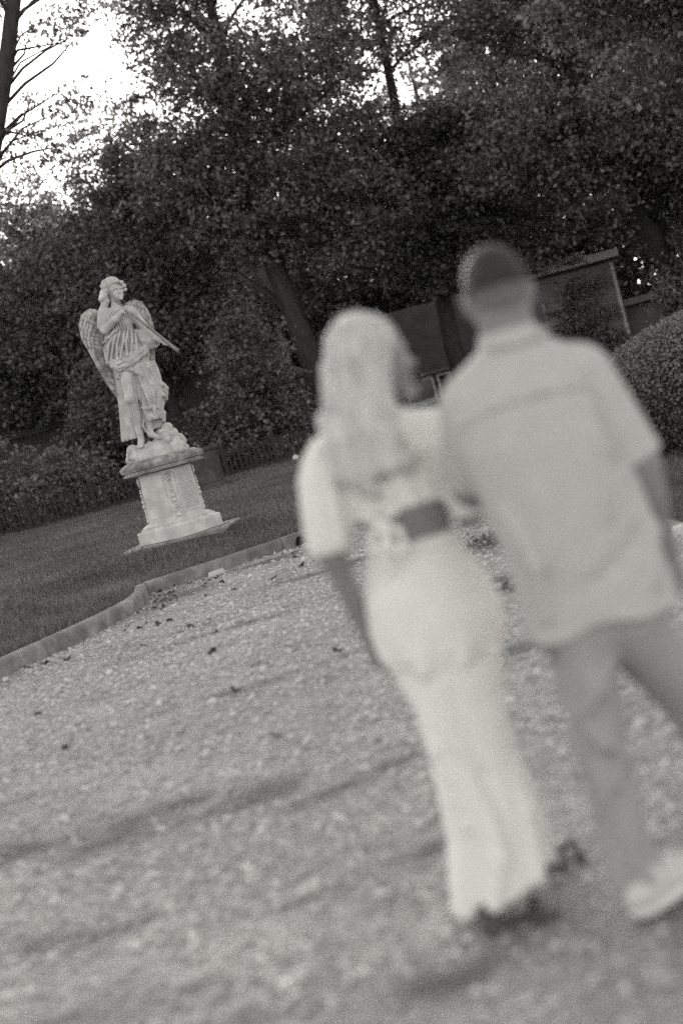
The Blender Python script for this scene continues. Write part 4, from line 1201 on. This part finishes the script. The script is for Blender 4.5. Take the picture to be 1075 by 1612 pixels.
# ---- the man
man = thing('person', 'man seen from behind in a pale short sleeved shirt and light trousers, short dark hair', 'person', (.55, 3.62, 0))
mb_ = Sdf((-.36, -.22, .04), (.42, .5, 1.8), .0065)
mb_.ell((-.022, .03, 1.672), (.077, .097, .104), .02)
mb_.ell((-.022, .055, 1.61), (.06, .075, .075), .03)
mb_.cone((-.02, .145, 1.645), (-.02, .155, 1.62), .013, .018, .012)
mb_.chain([(-.052, .13, 1.675), (-.022, .138, 1.68), (.008, .13, 1.675)], .012, .012)
mb_.ell((-.022, .125, 1.56), (.028, .03, .022), .02)
mb_.chain([(-.042, .137, 1.592), (-.002, .137, 1.592)], .007, .006)
for sx in (-1, 1):
    mb_.ell((-.022 + sx * .03, .132, 1.658), (.013, .01, .009), .006, cut=True)
    mb_.ell((-.022 + sx * .082, .03, 1.645), (.011, .022, .034), .006, (10, 0, sx * 18))
mb_.cone((-.022, .03, 1.62), (-.022, .005, 1.48), .062, .068, .03)
mb_.loft([(.75, .0, .01, .14, .1), (.95, .0, .01, .14, .1), (1.15, -.02, .0, .16, .1), (1.38, -.03, 0, .17, .095), (1.45, -.03, 0, .15, .085), (1.5, -.03, 0, .08, .07)], .04)
mb_.chain([(.14, .0, 1.42), (.215, .0, 1.14), (.235, .05, .90)], [.06, .046, .034], .03)
mb_.ell((.222, .01, 1.08), (.042, .048, .075), .03)
finger_hand(mb_, (.236, .055, .895), (.02, .18, -1), (-.1, 1, .15), (-1, 0, 0))
mb_.chain([(-.17, .03, 1.42), (-.20, .17, 1.19), (-.13, .36, 1.10)], [.06, .046, .034], .03)
finger_hand(mb_, (-.128, .365, 1.098), (.5, .8, .1), (0, 0, 1), (.8, -.5, 0))
mb_.chain([(-.07, .0, .8), (-.058, .01, .5), (-.057, .0, .10)], [.07, .05, .04], .03)
mb_.chain([(.08, .02, .8), (.22, .14, .5), (.30, .34, .14)], [.07, .05, .04], .03)
mb_.build('body', MT['skin'], man)
# hair
hr = Sdf((-.14, -.12, 1.55), (.1, .17, 1.80), .006)
hr.ell((-.022, .03, 1.685), (.081, .101, .101), .01)
hr.plane_cut((-.022, -.06, 1.672), (0, -.25, -1))
hr.plane_cut((-.022, .11, 1.70), (0, .8, -.35))
hr.build('hair', MT['hair_dark'], man)
hm = Sdf((-.14, -.12, 1.55), (.1, .17, 1.76), .006)
hm.ell((-.022, .03, 1.678), (.0802, .1002, .1025), .01)
hm.plane_cut((-.022, -.06, 1.642), (0, -.22, -1))
hm.plane_cut((-.022, .07, 1.68), (0, 1, -.3))
hm.plane_cut((-.022, -.06, 1.70), (0, 0, 1))
hm.build('hair_fade', MT['hair_mid'], man)
hf = Sdf((-.14, -.12, 1.52), (.1, .17, 1.76), .006)
hf.ell((-.022, .03, 1.672), (.0795, .0995, .1045), .01)
hf.plane_cut((-.022, -.06, 1.60), (0, -.2, -1))
hf.plane_cut((-.022, .05, 1.66), (0, 1, -.2))
hf.plane_cut((-.022, -.06, 1.69), (0, 0, 1))
hf.build('hair_fade', MT['hair_fade'], man)
# shirt
shf = lambda th, Z: (.006 * np.sin(th * 6 + Z * 5) + .004 * np.sin(th * 11 - Z * 7)) * np.clip((1.25 - Z) * 2.5, 0, 1)
sh = Sdf((-.40, -.25, .70), (.42, .28, 1.64), .0075)
sh.cone((.125, .0, 1.405), (.21, .01, 1.13), .082, .083, .03)
sh.cone((-.165, .0, 1.405), (-.205, .17, 1.18), .075, .075, .03)
sh.plane_cut((.21, .01, 1.158), (.25, .03, -1), lo=(.115, -.25, 1.0), hi=(.42, .28, 1.22))
sh.plane_cut((-.195, .14, 1.21), (-.1, .6, -.75), lo=(-.40, .02, 1.0), hi=(-.10, .28, 1.45))
sh.loft([(.76, .028, .012, .194, .137), (.86, .024, .01, .193, .137), (1.0, .010, .006, .19, .139), (1.15, -.006, .0, .194, .142), (1.27, -.02, -.002, .20, .14), (1.36, -.03, 0, .205, .128), (1.43, -.03, 0, .20, .106),
         (1.475, -.03, 0, .165, .092), (1.515, -.027, .005, .105, .08), (1.53, -.025, .01, .08, .075)], .02, p=2.3, fold=shf)
sh.loft([(1.50, -.024, .012, .082, .078), (1.565, -.024, .022, .076, .074)], .012)
sh.loft([(1.545, -.024, .024, .066, .064), (1.60, -.024, .026, .066, .064)], .005, cut=True)
sh.chain([(-.10, -.075, 1.535), (-.024, -.085, 1.525), (.06, -.07, 1.535)], .010, .008)
sh.chain([(-.21, -.075, 1.35), (-.12, -.126, 1.37), (.0, -.136, 1.375), (.13, -.112, 1.367)], .004, .006, cut=True)
sh.chain([(-.21, -.075, 1.365), (-.12, -.122, 1.386), (.0, -.130, 1.391), (.13, -.107, 1.383)], .006, .010)
sh.chain([(.125, -.09, 1.40), (.135, -.10, 1.28), (.15, -.09, 1.17)], [.008, .014, .016], .02, cut=True)
sh.chain([(.10, -.11, 1.36), (.11, -.125, 1.22), (.09, -.13, 1.05)], [.008, .012, .006], .02)
sh.chain([(.17, -.09, 1.0), (.08, -.135, .93), (-.04, -.14, .88)], [.006, .016, .008], .03, cut=True)
sh.chain([(-.16, -.10, 1.12), (-.12, -.13, .98), (-.13, -.11, .84)], [.006, .014, .010], .03)
sh.chain([(.18, -.05, 1.12), (.19, -.06, .98), (.16, -.09, .86)], [.008, .016, .010], .03)
# curved hem, higher at the middle
for q in (((.05, 0, .745), (.5, .26, .10)), ):
    sh.op(lambda X, Y, Z: (Z - (.765 + .028 * np.exp(-((X - .01) / .07) ** 2) + .05 * np.clip(X, 0, 1))) , (-.3, -.25, .7), (.4, .28, .84), .006, True)
sh.build('shirt', MT['shirt'], man)
# trousers
tf = lambda th, Z: .004 * np.sin(th * 5 + Z * 16) + .003 * np.sin(th * 3 - Z * 30)
tr_ = Sdf((-.25, -.25, .05), (.52, .55, .95), .008)
tr_.loft([(.74, .02, .02, .15, .10), (.80, .02, .012, .16, .112), (.9, .015, .01, .155, .11)], .02)
tr_.loft([(.085, -.057, .0, .074, .082), (.25, -.058, .0, .064, .075), (.5, -.058, .01, .07, .08), (.66, -.046, .01, .083, .095), (.78, -.035, .01, .09, .105)], .03, fold=tf)
tr_.chain([(.085, .02, .76), (.24, .17, .47), (.30, .33, .20), (.32, .38, .12)], [.098, .08, .066, .07], .03)
tr_.chain([(-.11, -.04, .58), (-.06, -.085, .49), (.01, -.06, .43)], [.008, .018, .008], .02)
tr_.chain([(-.10, -.06, .46), (-.05, -.09, .40), (.0, -.06, .36)], [.006, .012, .006], .015, cut=True)
tr_.chain([(.02, -.05, .70), (-.03, -.09, .63), (-.10, -.07, .57)], [.006, .014, .006], .02)
tr_.chain([(-.12, -.03, .3), (-.06, -.085, .38), (.0, -.06, .46)], [.006, .009, .006], .015)
tr_.build('trousers', MT['trousers'], man)
def shoe(root, heel, ang, ms, msole, tilt=0.0, sc=1.0):
    o = Sdf((-.07, -.07, -.02), (.3, .07, .16), .006)
    o.loft([(.02, .105, 0, .135, .045), (.045, .105, 0, .138, .046), (.055, .10, 0, .13, .043)], .01, p=2.6)
    o.chain([(.0, 0, .06), (.06, 0, .07), (.14, 0, .055), (.21, 0, .04)], [.038, .04, .036, .03], .03)
    o.cone((.02, 0, .06), (.03, 0, .105), .042, .042, .02)
    o.ell((.03, 0, .135), (.034, .03, .035), .01, cut=True)
    up = o.build('shoe', ms, root)
    up.location = heel; up.rotation_euler = (0, tilt, ang); up.scale = (sc, sc, sc)
    q = Sdf((-.07, -.07, -.02), (.3, .08, .05), .006)
    q.loft([(.0, .105, 0, .142, .047), (.012, .105, 0, .145, .05), (.032, .105, 0, .145, .05)], .008, p=2.6)
    s_ = q.build('sole', msole, up)
    q = Sdf((-.07, -.07, -.03), (.3, .08, .03), .006)
    q.loft([(-.012, .105, 0, .138, .043), (.004, .105, 0, .142, .046)], .004, p=2.6)
    q.build('outsole', MT['sandal'], up)
    return up
shoe(man, (-.065, -.05, .026), R(42), MT['shoe'], MT['sole'])
shoe(man, (.32, .36, .03), R(42), MT['shoe'], MT['sole'], R(-18))

# ---- the woman
wom = thing('person', 'woman with long blonde hair, white puff sleeved top tied behind and long white skirt', 'person', (.17, 3.9, 0))
wb_ = Sdf((-.36, -.25, .02), (.36, .42, 1.76), .0065)
wb_.ell((.02, .015, 1.612), (.09, .078, .103), .02, (0, 0, 12))
wb_.ell((.055, .03, 1.55), (.06, .055, .065), .03)
wb_.cone((.108, .045, 1.575), (.124, .05, 1.548), .010, .014, .010)
wb_.ell((.098, .042, 1.475), (.026, .026, .022), .02)
wb_.chain([(.108, .035, 1.51), (.112, .058, 1.51)], .009, .008)
wb_.chain([(.098, .015, 1.60), (.11, .045, 1.602), (.095, .075, 1.60)], .010, .010)
wb_.ell((.104, .022, 1.583), (.010, .012, .009), .006, cut=True)
wb_.ell((.10, .07, 1.583), (.010, .012, .009), .006, cut=True)
wb_.ell((.02, -.06, 1.565), (.022, .012, .032), .006)
wb_.cone((.0, .005, 1.56), (-.02, .0, 1.40), .05, .056, .03)
wb_.loft([(.7, .0, .0, .14, .1), (.86, .0, .0, .165, .115), (1.0, -.005, .0, .13, .09), (1.1, -.005, .0, .115, .08), (1.22, -.01, 0, .125, .085), (1.34, -.02, 0, .15, .085), (1.40, -.025, 0, .13, .07), (1.44, -.025, 0, .06, .05)], .03)
wb_.chain([(-.165, .0, 1.37), (-.225, -.005, 1.10), (-.185, .06, .84)], [.046, .036, .026], .02)
finger_hand(wb_, (-.183, .064, .832), (.22, .35, -1), (.0, 1, .35), (1, .1, 0), .86, .5)
wb_.chain([(.12, .0, 1.37), (.17, .02, 1.11), (.20, .22, 1.10)], [.046, .036, .026], .02)
finger_hand(wb_, (.202, .225, 1.10), (.35, .9, .1), (0, -.1, 1), (1, 0, 0), .86, .7)
wb_.chain([(-.05, -.02, .7), (-.01, -.02, .42), (-.02, -.08, .25), (-.04, -.12, .09)], [.065, .045, .04, .032], .03)
wb_.chain([(.05, .02, .7), (.07, .05, .42), (.10, .15, .09)], [.065, .045, .032], .03)
wb_.build('body', MT['skin_pale'], wom)
# hair: smooth crown, long fall with loose waves
wh = Sdf((-.28, -.24, 1.1), (.16, .14, 1.76), .007)
wh.ell((-.005, .0, 1.625), (.098, .10, .10), .02)
wh.ell((-.035, -.03, 1.56), (.082, .085, .10), .03)
wh.ell((.105, .05, 1.55), (.062, .14, .075), .010, cut=True)
wh.loft([(1.30, -.065, -.08, .085, .045), (1.40, -.065, -.075, .10, .055), (1.5, -.05, -.06, .088, .06), (1.6, -.035, -.04, .08, .07)], .03, fold=lambda th, Z: .008 * np.sin(th * 10 + Z * 18))
for i in range(11):
    t = i / 10
    x0 = -.145 + .165 * t
    ph = i * 1.7
    ln = 1.27 + .06 * math.sin(i * 2.3) + .008 * abs(i - 5)
    wh.chain([(x0, -.075, 1.46), (x0 + .02 * math.sin(ph), -.10, 1.38), (x0 + .025 * math.sin(ph + 1.6), -.115, 1.30), (x0 + .03 * math.sin(ph + 3), -.115, ln + .05), (x0 + .02 * math.sin(ph + 4.2), -.105, ln)],
             [.028, .027, .022, .018, .008], .006)
for i in range(7):
    an = -2.75 + i * .36
    ca, sa = math.cos(an), math.sin(an)
    wh.chain([(-.005 + .03 * ca, .03 * sa, 1.727), (-.005 + .085 * ca, .09 * sa, 1.665), (-.03 + .10 * ca, -.02 + .095 * sa, 1.58), (-.045 + .10 * ca, -.05 + .075 * sa, 1.48)], [.003, .007, .009, .010], .012, cut=True)
wh.build('hair', MT['hair_blonde'], wom)
# top: bodice open across the back, puff sleeves, bow
pf = lambda th, Z: .004 * np.sin(th * 9 + Z * 10)
tp_ = Sdf((-.34, -.2, 1.06), (.32, .2, 1.50), .0075)
tp_.loft([(1.175, -.01, .005, .136, .096), (1.24, -.012, .005, .138, .098), (1.34, -.02, .003, .16, .096), (1.41, -.025, .0, .142, .08), (1.445, -.025, 0, .08, .06)], .02, fold=lambda th, Z: .004 * np.sin(th * 12 + Z * 20))
for sx, cx in ((-1, -.188), (1, .145)):
    tp_.loft([(1.105, cx + sx * .032, .0, .060, .064), (1.13, cx + sx * .03, .0, .068, .074), (1.22, cx + sx * .018, .0, .072, .084), (1.32, cx, .0, .074, .085), (1.38, cx - sx * .018, .0, .062, .07), (1.42, cx - sx * .04, 0, .042, .05)], .03, fold=pf)
tp_.chain([(-.10, -.10, 1.335), (-.05, -.11, 1.325), (.03, -.10, 1.345)], [.022, .034, .026], .012, cut=True)
tp_.chain([(-.03, -.11, 1.28), (.0, -.11, 1.21)], [.012, .026], .012, cut=True)
tp_.chain([(-.125, -.09, 1.27), (-.10, -.10, 1.19)], [.022, .026], .012, cut=True)
tp_.build('top', MT['white_cloth'], wom)
bw_ = Sdf((-.2, -.2, 1.0), (.06, -.04, 1.24), .006)
bw_.ell((-.075, -.125, 1.155), (.018, .018, .018), .006)
for pts_ in ([(-.075, -.125, 1.155), (-.11, -.14, 1.14), (-.115, -.145, 1.10), (-.085, -.14, 1.09), (-.07, -.128, 1.14)], [(-.075, -.125, 1.155), (-.035, -.14, 1.13), (-.03, -.145, 1.08), (-.055, -.14, 1.07), (-.075, -.128, 1.14)],
             [(-.075, -.13, 1.15), (-.09, -.14, 1.08), (-.085, -.14, 1.02)], [(-.08, -.115, 1.165), (-.12, -.105, 1.18)], [(-.07, -.115, 1.165), (-.02, -.11, 1.18)]):
    bw_.chain(pts_, .0105, .006)
bw_.build('bow', MT['white_cloth'], wom)
# skirt: fitted hip yoke and a long lower tier with soft folds
sk1 = Sdf((-.25, -.22, .66), (.28, .22, 1.14), .0075)
sk1.loft([(.725, .007, .0, .150, .131), (.78, .006, .0, .176, .143), (.86, .008, 0, .187, .142), (.94, .0, 0, .175, .13), (1.02, -.005, 0, .142, .108), (1.085, -.005, 0, .126, .09)], .02, fold=lambda th, Z: .004 * np.sin(th * 8 + Z * 24) * np.clip((.95 - Z) * 6, 0, 1))
for i in range(6):
    t = -2.3 + i * .33
    if i % 2: sk1.chain([(.165 * math.cos(t + .25), .13 * math.sin(t + .25), .86 + .03 * (i % 2)), (.17 * math.cos(t), .138 * math.sin(t), .74)], [.004, .016], .016)
sk1.build('skirt_yoke', MT['white_cloth'], wom)
skf = lambda th, Z: (.006 * np.sin(th * 4 + Z * 5 + 1.0) + .0015 * np.sin(th * 9 - Z * 6)) * np.clip((.8 - Z) * 3, 0.15, 1)
sk2 = Sdf((-.3, -.3, .02), (.34, .36, .80), .0085)
sk2.loft([(.03, -.005, .0, .152, .17), (.12, .005, .0, .146, .165), (.25, .018, .0, .134, .15), (.46, .008, .0, .118, .132), (.62, .008, 0, .130, .130), (.73, .008, 0, .158, .134)], .02, fold=skf)
for pts_, rr in (([(-.10, -.07, .70), (-.085, -.105, .52), (-.075, -.115, .36)], [.010, .018, .010]), ([(-.05, -.115, .68), (-.05, -.125, .50), (-.07, -.13, .30)], [.008, .016, .010]),
                 ([(.02, -.135, .34), (.0, -.16, .2), (-.05, -.17, .09)], [.008, .018, .022]), ([(.10, -.09, .42), (.11, -.11, .3), (.09, -.15, .12)], [.006, .014, .018])):
    sk2.chain(pts_, rr, .025)
for pts_, rr in (([(-.075, -.115, .70), (-.065, -.135, .5), (-.07, -.14, .34)], .012), ([(.0, -.14, .66), (.02, -.135, .42), (.05, -.155, .2)], [.008, .016, .008]), ([(-.09, -.13, .40), (-.1, -.14, .25)], [.006, .010])):
    sk2.chain(pts_, rr, .03, cut=True)
sk2.op(lambda X, Y, Z: Z - (.035 + .34 * np.clip(X + .14, 0, 1)), (-.3, -.3, .0), (.34, .36, .3), .006, True)
sk2.build('skirt', MT['white_cloth'], wom)
def sandal(root, heel, ang, tilt):
    q = Sdf((-.06, -.06, -.03), (.27, .06, .12), .006)
    q.loft([(.0, .1, 0, .118, .032), (.012, .1, 0, .12, .034), (.018, .1, 0, .116, .03)], .006, p=2.4)
    q.cone((.0, 0, .0), (.01, 0, .05), .02, .028, .012)
    q.chain([(.15, -.045, .015), (.15, -.03, .045), (.15, .0, .055), (.15, .03, .045), (.15, .045, .015)], .011, .006)
    q.chain([(.0, -.035, .04), (-.025, 0, .06), (.0, .035, .04)], .009, .006)
    o = q.build('sandal', MT['sandal'], root)
    o.location = heel; o.rotation_euler = (0, tilt, ang)
    return o
sandal(wom, (-.08, -.16, .022), R(18), R(8))
sandal(wom, (.10, .16, .03), R(35), R(10))
